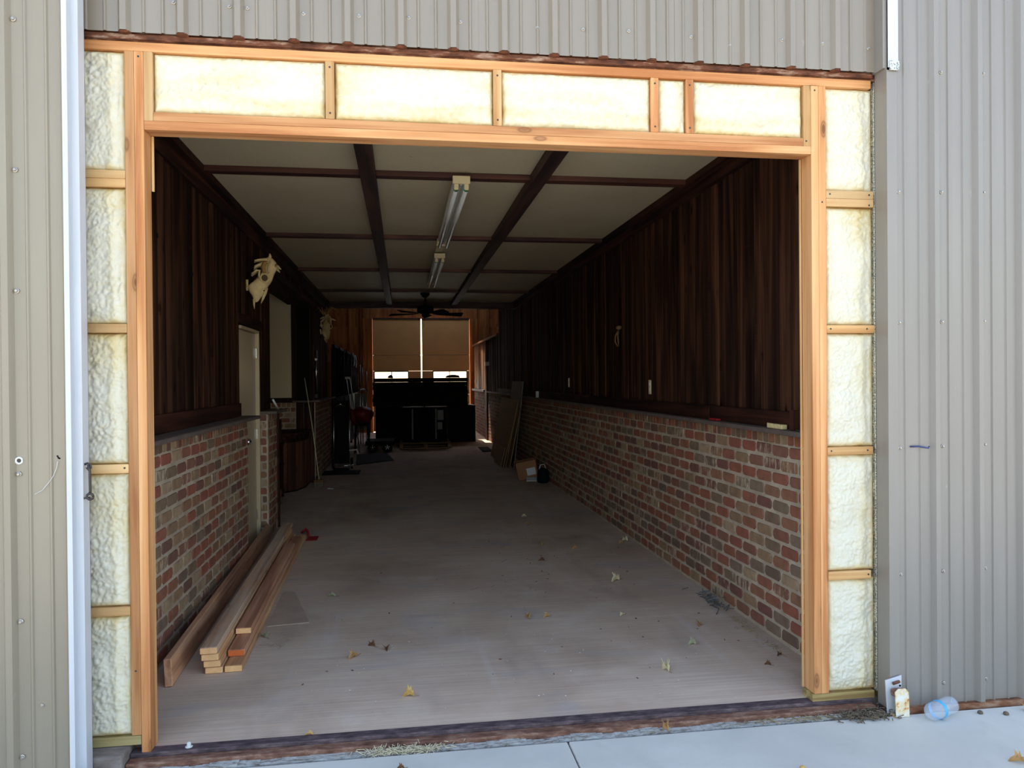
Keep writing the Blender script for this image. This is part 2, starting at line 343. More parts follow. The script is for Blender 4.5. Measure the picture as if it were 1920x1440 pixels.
def lay(parent, org, u, nrm, length, singles, half_end=True, courses=14, z0=.012, cap=True, flip=0, start=0):
    """lay bricks on a vertical plane: org start point, u direction along wall, nrm outwards; 'singles' = distance from the start up to which bricks are objects"""
    org, u, nrm = Vector(org), Vector(u), Vector(nrm); rot = Matrix((u, -nrm, Vector((0,0,1)))).transposed()
    far = MB(); cnt = 0
    def put(kind, c, sx, k):
        nonlocal cnt
        if (c-org).dot(u) < singles and (kind == 'c' or cnt < 299):
            me = (BRM if kind=='b' else RLM)[k % (6 if kind=='b' else 4)]
            o = bpy.data.objects.new('brick' if kind=='b' else 'capping_brick', me); COL.objects.link(o); o.parent = parent
            o.matrix_local = Matrix.Translation(c-parent_loc(parent)) @ rot.to_4x4() @ Matrix.Diagonal((sx,1,1,1))
            if kind == 'b': cnt += 1
        else:
            V,F = (BR if kind=='b' else RL)[k % (6 if kind=='b' else 4)]
            far.add([tuple(c + rot @ Vector((p[0]*sx,p[1],p[2]))) for p in V], F)
    for r in range(courses):
        s = -PITCH/2 if (r+flip)%2 else 0.0
        while s < length-.02:
            a, b = max(s,0), min(s+PITCH, length)
            if b-a > .045:
                c = org+u*((a+b)/2+random.uniform(-.002,.002))+Vector((0,0,z0+COURSE*(r+.5)+random.uniform(-.0025,.0025)))+nrm*random.uniform(-.0015,.0015)
                put('b', c, (b-a-.020)/.183, random.randrange(6))
            s += PITCH
    if cap:
        s = 0
        while s < length-.03:
            p = min(.076*random.uniform(.92,1.08), length-s)
            put('c', org+u*(s+p/2)+Vector((0,0,z0+COURSE*courses+.031)), (p-.016)/.057, random.randrange(4)); s += p
    if far.v: stuff(far.build('far_bricks', brick, parent))
# ---- boards
def boards(parent, x, side, y0, y1, z0, z1, wmin=.07, wmax=.2, mat=None, name='board'):
    y = y0; mat = mat or dark['z']
    while y < y1-.01:
        wd = min(random.choice([random.uniform(wmin,.11), random.uniform(.12,wmax)]), y1-y)
        if y1-y-wd < .04: wd = y1-y
        t = random.choice([.012,.014,.018,.026]); xa, xb = sorted((x, x-side*t)); g = random.uniform(.001,.003)
        MB().box(xa, xb, y+g, y+wd-g, z0, z1).build(name, mat, parent, origin=((xa+xb)/2, y, (z0+z1)/2), bevel=.0015, seg=1)
        y += wd
def boards_x(parent, y, x0, x1, z0, z1, mat=None, wmin=.09, wmax=.16):
    x = x0; mat = mat or dark['z']
    while x < x1-.01:
        wd = min(random.uniform(wmin,wmax), x1-x); t = random.choice([.012,.018])
        if x1-x-wd < .04: wd = x1-x
        MB().box(x+.002, x+wd-.002, y-t, y, z0, z1).build('board', mat, parent, origin=(x,y,(z0+z1)/2), bevel=.0015, seg=1); x += wd

# RIGHT WALL of the passage
wr = struct('wall_right')
B(2.206, 2.45, 3.49, 23.2, 0, 1.24).build('mortar_bed', mortar, wr)
B(2.222, 2.45, 3.49, 17.1, 1.24, 3.4).build('backing', black_w, wr)
B(2.222, 2.45, 14.4, 17.1, 3.4, 4.9).build('backing', black_w, wr)
lay(wr, (2.206,3.56,0), (0,1,0), (-1,0,0), 13.5, 4.3)
boards(wr, 2.212, 1, 3.93, 14.4, 1.27, 3.0)
boards(wr, 2.212, 1, 14.4, 17.1, 1.27, 4.8, .12, .2)
B(2.190,2.222,3.5,3.925,1.27,3.0).build('backing', black, wr)
B(2.10,2.23,3.5,17.1,1.243,1.272).build('ledge', shelfm, wr, bevel=.006)
for a,b in ((3.93,5.12),(5.125,8.6),(8.605,12.2),(12.205,17.1)): B(2.166,2.190,a,b,1.272,1.372).build('ledge_rail', trimw['y'], wr, bevel=.003)
B(2.165,2.190,3.5,3.87,1.272,1.345).build('ledge_rail', trimw['y'], wr, bevel=.003)
B(2.160,2.212,3.5,14.4,2.93,3.05).build('cornice_board', trimw['y'], wr, bevel=.003)
B(2.110,2.212,3.5,14.4,3.0,3.05).build('cornice_board', trimw['y'], wr, bevel=.003)
# low partition further back
boards(wr, 2.212, 1, 17.1, 19.35, 1.27, 2.58, .1,.18, dark['z']); boards(wr, 2.212, 1, 19.75, 23.18, 1.27, 2.58, .1,.18, ply)
B(2.222,2.34,17.1,23.2,1.24,2.58).build('backing', black_w, wr)
B(2.14,2.3,17.1,23.2,2.58,2.63).build('top_rail', ply, wr, bevel=.004)
B(2.16,2.23,19.36,19.74,0,2.58).build('post', trimw['z'], wr, bevel=.004)
B(2.12,2.23,17.15,19.35,1.245,1.275).build('ledge', shelfm, wr); B(2.12,2.23,19.75,23.15,1.245,1.3).build('ledge', shelfm, wr)
lay(wr, (2.206,17.15,0), (0,1,0), (-1,0,0), 6.0, 0)

# LEFT WALL
wl = struct('wall_left')
B(-1.60,-1.336,3.49,6.82,0,1.24).build('mortar_bed', mortar, wl)
B(-1.60,-1.425,3.49,6.93,1.24,3.4).build('backing', black_w, wl)
lay(wl, (-1.336,3.62,0), (0,1,0), (1,0,0), 3.2, 99, flip=1)
boards(wl, -1.412, -1, 3.5, 6.84, 1.27, 3.0, .09, .22)
B(-1.42,-1.235,3.5,6.9,1.243,1.272).build('ledge', shelfm, wl, bevel=.01)
B(-1.396,-1.372,3.5,6.78,1.272,1.385).build('ledge_rail', trimw['y'], wl, bevel=.003)
B(-1.425,-1.37,3.5,14.4,2.90,3.05).build('cornice_board', trimw['y'], wl, bevel=.003)
B(-1.425,-1.32,3.5,14.4,3.0,3.05).build('cornice_board', trimw['y'], wl, bevel=.003)
boards(wl, -1.412, -1, 6.84, 7.84, 2.17, 3.0, .08, .14)
B(-1.60,-1.425,6.93,7.84,2.12,3.4).build('backing', black_w, wl)
# pier after the door
B(-1.60,-1.336,7.84,8.38,0,1.24).build('mortar_bed', mortar, wl)
lay(wl, (-1.336,7.86,0), (0,1,0), (1,0,0), .52, 99)
lay(wl, (-1.50,7.84,0), (1,0,0), (0,-1,0), .16, 99, flip=1)
boards(wl, -1.412, -1, 7.84, 8.4, 1.27, 3.0, .07, .12); B(-1.60,-1.425,7.84,8.4,1.24,3.4).build('backing', black_w, wl)
B(-1.50,-1.24,7.80,8.46,1.243,1.272).build('ledge', shelfm, wl, bevel=.006)
B(-1.50,-1.315,8.39,8.43,0,1.243).build('corner_board', trimw['z'], wl, bevel=.003)
# header over the recess
boards(wl, -1.412, -1, 8.4, 11.9, 2.78, 3.0, .07, .13); B(-1.72,-1.425,8.4,11.9,2.74,3.4).build('header_beam', trimw['y'], wl)
B(-1.425,-1.345,8.4,11.9,2.72,2.79).build('header_trim', trimw['y'], wl, bevel=.004)
# pier two
B(-1.62,-1.336,12.0,14.6,0,1.24).build('mortar_bed', mortar, wl)
lay(wl, (-1.336,12.02,0), (0,1,0), (1,0,0), 2.55, 0)
boards(wl, -1.40, -1, 11.9, 14.6, 1.27, 3.0, .1, .2); B(-1.60,-1.415,11.95,14.6,1.24,4.9).build('backing', black_w, wl)
B(-1.66,-1.25,11.9,14.62,1.243,1.272).build('ledge', shelfm, wl, bevel=.006)
boards_x(wl, 12.0, -1.62, -1.345, 0, 1.24, trimw['z']); boards_x(wl, 12.0, -1.62, -1.40, 1.275, 2.75, trimw['z'])
# the recess itself
wa = struct('wall_alcove')
B(-3.4,-1.62,12.0,12.2,0,3.4).build('backing', black_w, wa)
B(-3.2,-1.62,11.998,12.0,0,1.24).build('mortar_bed', mortar, wa)
lay(wa, (-2.62,12.0,0), (1,0,0), (0,-1,0), 1.0, 0)
B(-3.3,-1.66,11.965,11.985,1.315,3.0).build('wall_board', cream_p, wa, bevel=.002)
B(-3.3,-1.62,11.93,11.985,1.24,1.315).build('ledge_rail', trimw['x'], wa, bevel=.003)
B(-1.672,-1.62,11.93,12.0,1.31,2.8).build('post', trimw['z'], wa, bevel=.003)
B(-3.4,-3.2,8.0,12.2,0,3.4).build('backing', black_w, wa); B(-3.4,-1.6,8.2,8.38,0,3.4).build('backing', black_w, wa)
B(-3.4,-1.42,8.2,12.0,3.0,3.06).build('alcove_ceiling', ceilm, wa)

# CEILING
ce = struct('ceiling')
B(-1.6,2.45,3.49,14.4,3.066,3.4).build('backing', black_w, ce)
ys = [3.49,5.44,7.81,10.14,12.50,14.42]; xs = [-1.42,-.22,.985,2.21]
for i in range(3):
    for j in range(5):
        B(xs[i]+.002, xs[i+1]-.002, ys[j]+.002, ys[j+1]-.002, CZ, CZ+.014).build('ceiling_panel', ceilm, ce, origin=(xs[i],ys[j],CZ))
for y in ys[1:5]:
    for a,b in ((-1.36,-.272),(-.168,.933),(1.037,2.15)):
        B(a,b,y-.05,y+.045,CZ-.038,CZ).build('batten', battenw, ce, bevel=.003, origin=(a,y,CZ))
for x in (-.22,.985): B(x-.053,x+.053,3.5,14.4,CZ-.075,CZ-.001).build('beam', beamw['y'], ce, bevel=.004)
B(-1.45,2.25,14.36,14.5,2.93,3.4).build('end_beam', beamw['x'], ce, bevel=.004)

# TALL BACK ROOM
wb = struct('wall_back')
mbk = MB(); X0, X1 = -3.5, 5.2
mbk.box(X0,-.86,23.2,23.36,0,4.9).box(2.06,X1,23.2,23.36,0,4.9).box(-.86,2.06,23.2,23.36,3.44,4.9); mbk.build('backing', ply, wb)
for xa,xb in ((-3.4,-2.3),(-2.29,-1.55),(-1.54,-1.20),(2.30,2.62),(2.63,3.4),(3.41,5.1)):
    for k in range(9): B(xa,xb-.006,23.17,23.2,.02+k*.53,.02+k*.53+.524).build('panel', ply, wb, origin=(xa,23.2,k*.53))
for x in (-1.56,-1.22,2.62,3.3): B(x,x+.05,23.11,23.17,0,4.8).build('stud', ply, wb, bevel=.003)
B(-1.16,-.865,23.08,23.2,0,3.44).build('door_jamb', ply, wb, bevel=.004); B(2.065,2.31,23.08,23.2,0,3.44).build('door_jamb', ply, wb, bevel=.004)
B(-1.16,2.31,23.08,23.2,3.44,3.95).build('lintel', ply, wb, bevel=.004); B(-1.16,2.31,23.06,23.2,3.955,4.8).build('lintel', ply, wb, bevel=.004)
wbl = struct('wall_back_left'); B(-3.6,-3.4,12.2,23.3,0,4.9).build('backing', ply, wbl)
B(-3.5,-1.6,14.6,14.7,3.0,4.9).build('backing', ply, wbl); B(-3.5,-1.6,12.2,14.6,3.0,3.1).build('backing', black_w, wbl)
wbr = struct('wall_back_right'); B(5.1,5.3,14.4,23.3,0,4.9).build('backing', ply, wbr); B(2.45,5.2,14.3,14.5,0,4.9).build('backing', black_w, wbr)
rf = struct('roof')
B(-3.6,5.3,14.4,21.5,4.85,4.95).build('roof_sheet', clad, rf); B(-3.6,5.3,22.6,23.4,4.85,4.95).build('roof_sheet', clad, rf)
B(-3.6,-.4,21.5,22.6,4.85,4.95).build('roof_sheet', clad, rf); B(2.6,5.3,21.5,22.6,4.85,4.95).build('roof_sheet', clad, rf)  # unseen skylight hole left between these sheets, added to light the back room
B(-3.6,6,3.49,14.5,4.0,4.95).build('roof_sheet', clad, rf); B(-1.6,2.4,14.35,14.5,3.3,4.9).build('gable_sheet', ply, rf)
B(-3.6,-3.45,3.5,14.4,0,4.9).build('side_sheet', clad, rf)
# back doors (two sliding leaves with a gap between)
def back_door(name, x0, x1, wx0, wx1, wm):
    d = struct(name); y0,y1 = 23.0,23.05
    m = MB()
    z = .03; 
    for za,zb in ((.03,1.12),(1.85,2.322),(2.330,3.42)): B(x0,x1,y0,y1,za,zb).build('door_panel', doorc, d, bevel=.003)
    B(x0,wx0,y0,y1,1.125,1.845).build('door_panel', doorc, d); B(wx1,x1,y0,y1,1.125,1.845).build('door_panel', doorc, d)
    B(x0+.02,x1-.02,y1,y1+.01,2.30,2.35).build('leak_block_strip', dsteel, d)  # strip added behind the panel seam to block daylight leaking through
    fr = MB().box(wx0,wx1,y0-.01,y1,1.82,1.85).box(wx0,wx1,y0-.01,y1,1.12,1.15).box(wx0,wx0+.02,y0-.01,y1,1.12,1.85).box(wx1-.02,wx1,y0-.01,y1,1.12,1.85).build('window_frame', dsteel, d)
    B(wm-.012,wm+.012,y0-.005,y1-.01,1.15,1.82).build('mullion', dsteel, fr)
    B(wx0+.02,wm-.012,y0+.02,y0+.024,1.15,1.82).build('pane', pane_m, fr); B(wm+.012,wx1-.02,y0+.02,y0+.024,1.15,1.82).build('pane', pane_m, fr)
    B(x0,x1,y0-.02,y0,3.40,3.45).build('top_rail', dsteel, d)
back_door('door_2', -.855, .576, -.82, .20, -.30); back_door('door_3', .612, 2.05, .935, 1.97, 1.44)

# SIDE DOOR, cream
d1 = struct('door_1')
B(-1.475,-1.435,6.95,7.76,.01,2.04).build('door_leaf', cream, d1, bevel=.003)
dh = MB().lathe((-1.435,7.02,1.03), [(.030,0),(.030,.006),(.012,.010),(.012,.04)], 16, 'x').build('rosette', chrome, d1, smooth=True)
MB().lathe((-1.39,7.02,1.03), [(.012,0),(.027,.01),(.031,.025),(.025,.042),(.008,.05)], 20, 'x').build('knob', chrome, dh, smooth=True)
for z in (.25,1.05,1.85):
    B(-1.434,-1.422,7.752,7.79,z-.05,z+.05).build('hinge', chrome, d1, bevel=.002)
B(-1.50,-1.40,7.765,7.80,0,2.06).build('door_jamb', cream, d1, bevel=.002); B(-1.50,-1.44,6.90,6.945,0,2.06).build('door_jamb', cream, d1, bevel=.002)
B(-1.50,-1.40,6.94,7.80,2.045,2.07).build('door_jamb', cream, d1)
B(-1.43,-1.385,6.80,7.86,2.08,2.17).build('door_casing', trimw['y'], d1, bevel=.003); B(-1.43,-1.395,7.80,7.86,1.27,2.08).build('door_casing', trimw['z'], d1, bevel=.003)
B(-1.62,-1.48,6.9,7.84,0,2.2).build('door_backing', black_w, d1)
# hole in floor mat etc. none

# ================================================================== OUTSIDE CLADDING
def rib_profile(x0, x1, ribx, yb, rib=.024, minor=.007, pitch=.2286):
    """polyline (x,y) of ribbed sheet seen from above; ribs stand towards -Y"""
    pts = [(x0, yb)]; k0 = math.floor((x0-ribx)/pitch)-1
    for k in range(k0, k0+200):
        c = ribx+k*pitch
        seq = [(c-.026,0),(c-.012,rib),(c+.012,rib),(c+.026,0)]
        for m in (pitch/3, 2*pitch/3): seq += [(c+m-.008,0),(c+m-.003,minor),(c+m+.003,minor),(c+m+.008,0)]
        for x,h in seq:
            if x0+.001 < x < x1-.001: pts.append((x, yb-h))
        if c > x1: break
    pts.append((x1, yb)); return pts
def sheet(name, x0, x1, ribx, yb, z0, z1, mat, parent, **k):
    p = rib_profile(x0, x1, ribx, yb, **k); n = len(p); t = .0012
    v = [(x,y,z0) for x,y in p]+[(x,y,z1) for x,y in p]+[(x,y+t,z0) for x,y in p]+[(x,y+t,z1) for x,y in p]
    f = [(i,i+1,n+i+1,n+i) for i in range(n-1)]+[(2*n+i+1,2*n+i,3*n+i,3*n+i+1) for i in range(n-1)]+[(i+1,i,2*n+i,2*n+i+1) for i in range(n-1)]+[(n+i,n+i+1,3*n+i+1,3*n+i) for i in range(n-1)]
    return MB().add(v,f).build(name, mat, parent)
screw0 = MB().lathe((0,0,0), [(.0085,0),(.0085,-.002),(.0055,-.003),(.0055,-.007),(.004,-.0085)], 8, 'y')
scr_me = None
def screw(parent, x, y, z, s=1.0):
    global scr_me
    if scr_me is None:
        o = screw0.build('screw', steel, None); scr_me = o.data; bpy.data.objects.remove(o)
    o = bpy.data.objects.new('screw', scr_me); COL.objects.link(o); o.parent = parent; o.location = Vector((x,y,z))-parent_loc(parent); o.scale = (s,s,s)
wf = struct('wall_front')
BU = [-1.36,-.56,.354,1.268,2.292]
for i in range(4): sheet('cladding_sheet', BU[i]-.002, BU[i+1]-.002, .011, 3.358-.0015*(i%2), 3.036, 4.9, clad, wf)
sc_t = [(-1.245,3.18),(-.936,3.17),(-.711,3.167),(-.637,3.165),(-.405,3.155),(-.17,3.16),(.045,3.165),(.272,3.16),(.62,3.155),(.831,3.16),(1.045,3.165),(1.345,3.155),(1.535,3.125),(1.795,3.165),(2.0,3.16),(2.24,3.15)]
for x,z in sc_t: screw(wf, x, 3.357, z, 1.05)
B(-1.40,2.30,3.386,3.47,3.006,3.4).build('ledger', rust_gap, wf, bevel=.004)
B(-1.34,2.27,3.368,3.386,3.012,3.034).build('ledger', rust_gap, wf, bevel=.003)
fb = MB()
for k in range(-6,11):
    x = .011+k*.2286
    if -1.3 < x < 2.28: fb.lathe((x,3.362,3.034), [(.004,-.006),(.026,-.002),(.026,.003),(.014,.010),(.004,.013)], 10)
stuff(fb.build('closure_foam', rust_mat('old_foam',(60,32,20),(98,56,36),(128,80,52),20), wf, smooth=True))
B(-4.2,2.46,3.49,3.6,3.0,4.95).build('backing', black_w, wf); B(-4.2,-1.6,3.49,3.6,0,3.0).build('backing', black_w, wf); B(2.42,6.2,3.49,3.6,0,4.95).build('backing', black_w, wf)
B(-1.62,-1.34,3.47,3.5,0,3.0).build('backing', black_w, wf)
wfr = struct('wall_front_right')
for a,b in ((2.333,3.222),(3.220,4.134),(4.132,5.05),(5.048,6.2)): sheet('cladding_sheet', a, b, 2.531, 3.29, -.012, 4.9, cladg, wfr, pitch=.2318)
B(2.352,2.60,3.32,3.49,0,4.9).build('backing', black_w, wfr)
B(2.284,2.336,3.283,3.287,-.02,3.02).build('edge_flashing', cladg, wfr); B(2.284,2.288,3.287,3.375,-.02,4.9).build('edge_flashing', cladg, wfr)
B(2.288,2.340,3.276,3.281,3.03,4.9).build('corner_flashing', white_steel, wfr, bevel=.001); B(2.292,2.345,3.272,3.2755,3.015,3.06).build('flashing_end', galv, wfr, bevel=.001)
B(2.27,2.284,3.29,3.375,3.03,4.9).build('corner_return', cladg, wfr)
B(2.34,6.2,3.262,3.32,-.04,-.008).build('base_angle', rust_mat('base_rust',(80,46,28),(130,88,62),(158,130,108),10), wfr, bevel=.002)
for z in (3.02,2.446,1.824,1.227,.624,.085):
    for k,x in enumerate((2.334,2.558,2.783,3.003)):
        if k==0 and z in (3.02,.085): continue
        screw(wfr, x+.012, 3.288, z+.004*k, 1.05)
    for k in range(5): screw(wfr, 3.235+k*.2318, 3.288, z, 1.05)
hk = MB().tube([(2.40,3.288,1.232),(2.43,3.27,1.234),(2.45,3.26,1.230),(2.475,3.262,1.226),(2.485,3.27,1.232)], .004, 8)
hk.build('blue_hook', plain('blue_wire',(60,66,110),.4), wfr, smooth=True)

# LEFT SLIDING DOOR
sdoor = thing('sliding_door', 'tan ribbed steel sliding door with white edge channel, at the left edge', 'door', (-1.9,3.2,0))
sheet('ribbed_sheet', -2.24, -1.305, -1.524, 3.205, .0, 4.4, cladl, sdoor, rib=.022, minor=.006, pitch=.2286)
sheet('ribbed_sheet', -3.16, -2.238, -1.524, 3.2035, .0, 4.4, cladl, sdoor, rib=.022, minor=.006, pitch=.2286)
B(-3.16,-1.318,3.212,3.268,0,4.4).build('door_core', black_w, sdoor)
ch = MB().box(-1.308,-1.290,3.183,3.187,-.012,4.4).box(-1.292,-1.288,3.183,3.29,-.012,4.4).box(-1.29,-1.262,3.222,3.226,-.012,4.4).box(-1.266,-1.262,3.226,3.285,-.02,4.4).box(-1.318,-1.262,3.281,3.285,-.012,4.4)
ch.build('edge_channel', white_steel, sdoor, bevel=.001)
B(-1.306,-1.270,3.176,3.183,.03,.048).build('bottom_bolt', dsteel, sdoor, bevel=.002)
for z in (2.994,2.406,1.933,1.215,.636,.103): screw(sdoor, -1.488, 3.203, z, 1.2)
screw(sdoor, -1.415, 3.203, .30, .8)
ey = MB().tube([(-1.488+.012*math.cos(a),3.2035,1.268+.012*math.sin(a)) for a in [i*.5236 for i in range(13)]], .0042, 8).build('eyelet', white_p, sdoor, smooth=True)
MB().lathe((-1.488,3.2045,1.268), [(.009,0),(.009,-.001)], 12, 'y').build('eyelet_hole', dsteel, ey)
mh = MB()
for dx,dz in ((0,0),(-.003,.006),(.004,-.003)): mh.lathe((-1.345+dx,3.2045,1.276+dz), [(.0035,0),(.0035,-.001)], 8, 'y')
mh.build('nail_hole', black, sdoor)
sc1 = MB(); arc = [(-1.345,1.262),(-1.350,1.235),(-1.362,1.205),(-1.378,1.18),(-1.395,1.16),(-1.402,1.150),(-1.43,1.135)]
sc1.tube([(x,3.198,z) for x,z in arc], .0011, 5); sc1.build('scratch', paper, sdoor)
lk = thing('hook_latch', 'old iron hook and eye latch hanging on the white door channel', 'latch', (-1.26,3.24,1.24))
MB().tube([(-1.262,3.24,1.244),(-1.250,3.235,1.248),(-1.238,3.232,1.243),(-1.236,3.232,1.230),(-1.245,3.232,1.222),(-1.252,3.232,1.232)], .0045, 10).build('eye', dsteel, lk, smooth=True)
MB().tube([(-1.243,3.225,1.243),(-1.238,3.225,1.22),(-1.237,3.225,1.14),(-1.238,3.225,1.128)], .0048, 10).build('shank', dsteel, lk, smooth=True)
MB().tube([(-1.238+.012*math.cos(a),3.225,1.116+.012*math.sin(a)) for a in [i*.63 for i in range(11)]], .005, 8).build('ring', dsteel, lk, smooth=True)
MB().tube([(-1.275,3.228,1.108),(-1.238,3.228,1.112)], .0035, 8).build('staple', dsteel, lk, smooth=True)

# ================================================================== TIMBER FRAME
tf = thing('timber_frame', 'new orange fir stud framing around the wide doorway', 'door frame', (.42,3.43,0))
D = .092; Y1 = YF+D
def tim(name, x0, x1, z0, z1, mat, y0=YF, y1=None):
    y1 = y1 or Y1
    return B(x0,x1,y0,y1,z0,z1).build(name, mat, tf, bevel=.0025, origin=((x0+x1)/2,(y0+y1)/2,(z0+z1)/2))
tim('top_plate', -1.345, 2.268, 2.967, 3.006, fir['x'])
tim('stud', -1.144,-1.106,.076,2.967, fir['z']); tim('stud', -1.1055,-1.068,.0,2.967, fir['z'])
tim('cripple_stud', -1.0675,-1.031,2.676,2.967, fir_pale['z'])
tim('stud', 1.955,1.9925,.038,2.967, fir['z']); tim('stud', 1.993,2.0305,.038,2.967, fir['z'])
tim('cripple_stud', 1.916,1.9545,2.676,2.967, fir_pale['z'])
tim('header_plate', -1.0305,1.9155,2.677,2.714, fir['x']); tim('header_plate', -1.0675,1.9545,2.638,2.6765, fir['x'])
for a,b in ((-.318,-.280),(.420,.458),(1.158,1.195),(1.328,1.365)): tim('cripple_stud', a,b,2.7145,2.967, fir_pale['z'] if a<1 else fir['z'])
for z0,z1 in ((2.429,2.464),(2.392,2.4285),(1.780,1.818),(1.188,1.226),(.586,.624)): tim('blocking', -1.345,-1.1445,z0,z1, fir_pale['x'])
for z0,z1,x1 in ((2.430,2.468,2.279),(2.391,2.4295,2.279),(1.780,1.818,2.281),(1.190,1.228,2.27),(.584,.624,2.256)): tim('blocking', 2.031,x1,z0,z1, fir_pale['x'])
tim('bottom_plate', -1.345,-1.107,.036,.0745, treated['x']); tim('bottom_plate', 1.945,2.27,-.001,.037, treated['x'])
tim('edge_post', 2.303,2.342,-.01,3.005, treated['z'], YF-.008)
tim('metal_strip', 2.284,2.302,.03,3.0, galv, YF+.004)
B(1.946,1.954,3.473,3.482,.038,2.638).build('sheathing_edge', fir_pale['z'], tf); B(-1.067,-1.058,3.473,3.482,2.40,2.638).build('sheathing_edge', fir_pale['z'], tf)
# nails
nail_m = MB().lathe((0,0,0), [(.0045,.001),(.0045,-.0005)], 8, 'y').build('nail', dsteel, None)
nail_d = nail_m.data; bpy.data.objects.remove(nail_m)
for x,z in ((-1.087,2.945),(-.299,2.94),(-.299,2.74),(.439,2.94),(.439,2.74),(1.177,2.94),(1.177,2.74),(1.346,2.94),(1.346,2.74),(1.974,2.945),(1.93,2.70),(2.01,2.41),(2.05,2.45),(2.255,2.45),(2.255,2.40),(2.05,1.80),(2.24,1.80),(2.05,1.21),(2.24,1.21),(2.24,.605),(-1.16,1.21),(-1.125,.35)):
    o = bpy.data.objects.new('nail', nail_d); COL.objects.link(o); o.parent = tf; o.location = Vector((x,YF-.0005,z))-tf.location

# spray foam, one cushion per bay
def foam_panel(x0,x1,z0,z1,seed,res=.0048,bub=1.0,amp=1.0,yb=YF+.008):
    nx = max(8,int((x1-x0)/res)); nz = max(8,int((z1-z0)/res)); v=[]; f=[]; tone=[]; off = Vector((seed*7.3,seed*3.1,seed*1.7))
    for j in range(nz+1):
        for i in range(nx+1):
            x = x0+(x1-x0)*i/nx; z = z0+(z1-z0)*j/nz; p = Vector((x,0,z))+off
            e = min(x-x0,x1-x,z-z0,z1-z); ed = 1-math.exp(-max(e,0)/.012); tall = (z1-z0) > (x1-x0)
            big = noise.noise(p*9)*.009+noise.noise(Vector((p.x*4,0,p.z*14)))*.006
            wp = p+Vector((noise.noise(p*22),0,noise.noise(p*22+Vector((5,5,5)))))*.012
            c = noise.voronoi(Vector((wp.x*62,wp.z*62,seed)))[0][0]; c2 = noise.voronoi(Vector((wp.x*125,wp.z*125,seed+3)))[0][0]
            mod = .35+.65*max(0,min(1,.5+1.6*noise.noise(p*5+Vector((9,0,0)))))
            ridge = 0
            if tall:
                q = (x1-x)/(x1-x0); ridge = .007*math.exp(-((q-.28-.10*noise.noise(p*6))/.10)**2)-.004*math.exp(-((q-.14)/.08)**2)
            else:
                q = (z1-z)/(z1-z0); ridge = .008*math.exp(-((q-.72-.1*noise.noise(p*5))/.08)**2)
            h = big*amp*1.1+ridge+(.45-1.5*c*c)*.0072*bub*mod+(.4-1.4*c2*c2)*.0042*bub
            tn = .75*math.exp(-e/.02)+.2*max(0,ridge)/.007+.5*max(0,noise.noise(Vector((p.x*(3 if tall else 2.2),7,p.z*(3 if tall else 12)))))*1.3+.18*noise.noise(p*40)
            tone.append(max(0,min(1,tn)))
            lip = .010*math.exp(-((e-.02)/.012)**2)*(.4+noise.noise(p*12))
            v.append((x, yb+.016*(1-ed)-ed*(h+.002)-lip*.7, z))
    for j in range(nz):
        for i in range(nx):
            a=j*(nx+1)+i; f.append((a,a+1,a+nx+2,a+nx+1))
    # skirt backwards
    n0=len(v); ring=[i for i in range(nx+1)]+[j*(nx+1)+nx for j in range(1,nz+1)]+[nz*(nx+1)+i for i in range(nx-1,-1,-1)]+[j*(nx+1) for j in range(nz-1,0,-1)]
    for k in ring: v.append((v[k][0],YF+.08,v[k][2])); tone.append(.8)
    m=len(ring)
    for k in range(m): f.append((ring[k],n0+k,n0+(k+1)%m,ring[(k+1)%m]))
    o = MB().add(v,f).build('foam_panel', foam, tf, smooth=True); at = o.data.attributes.new('skin_tone','FLOAT','POINT'); at.data.foreach_set('value', tone)
for i,(a,b) in enumerate(((-1.031,-.318),(-.280,.420),(.458,1.158),(1.195,1.328),(1.365,1.916))): foam_panel(a,b,2.7145,2.967,i+1,bub=1.1)
for i,(a,b) in enumerate(((2.464,2.967),(1.818,2.392),(1.226,1.780),(.624,1.188),(.0745,.586))): foam_panel(-1.345,-1.144,a,b,i+11,bub=1.25)
for i,(a,b) in enumerate(((2.468,2.967),(1.818,2.391),(1.228,1.780),(.624,1.190),(.037,.584))): foam_panel(2.0305,2.284,a,b,i+21,bub=.95,amp=1.0,yb=YF+.012)

# ================================================================== THINGS
# ---- lumber on the floor
def plank(label, near, far, w, h, mat, emat, group='loose lumber by the left brick wall', lean=0, z=0):
    a, b = Vector((near[0],near[1],0)), Vector((far[0],far[1],0)); L = (b-a).length; ang = math.atan2(-(b-a).x,(b-a).y)
    t = thing('plank', label, 'plank', (near[0],near[1],z), group); t.rotation_euler = (0,lean,ang)
    me = MB().box(0,w,0.002,L,0,h); o = MB(); o.v=me.v; o.f=me.f
    def loc(m,name,mt,bv):
        q = bpy.data.meshes.new(name); q.from_pydata(m.v,[],m.f); q.materials.append(mt); ob = bpy.data.objects.new(name,q); COL.objects.link(ob); ob.parent=t
        if bv: x=ob.modifiers.new('b','BEVEL'); x.width=bv; x.segments=3
        return ob
    loc(me,'timber',mat,.007); e = loc(MB().box(.003,w-.003,-.0005,.004,.003,h-.003),'sawn_end',emat,.002); e['label']='pale freshly sawn end'
    return t
plank('long timber standing on edge against the left brick wall', (-1.222,4.085), (-1.345,7.79), .040, .145, plank_side, plank_side, lean=-.05)
plank('weathered grey-brown plank, topmost of the left-hand stack', (-1.083,4.215), (-1.19,7.82), .09, .037, plank_old, endgrain, z=.1125)
plank('plank second from the top of the left-hand stack', (-1.078,4.222), (-1.18,7.7), .092, .037, plank_new, endgrain, z=.075)
plank('plank with rounded end, third down in the left-hand stack', (-1.068,4.228), (-1.17,7.75), .090, .037, plank_new, endgrain, z=.0375)
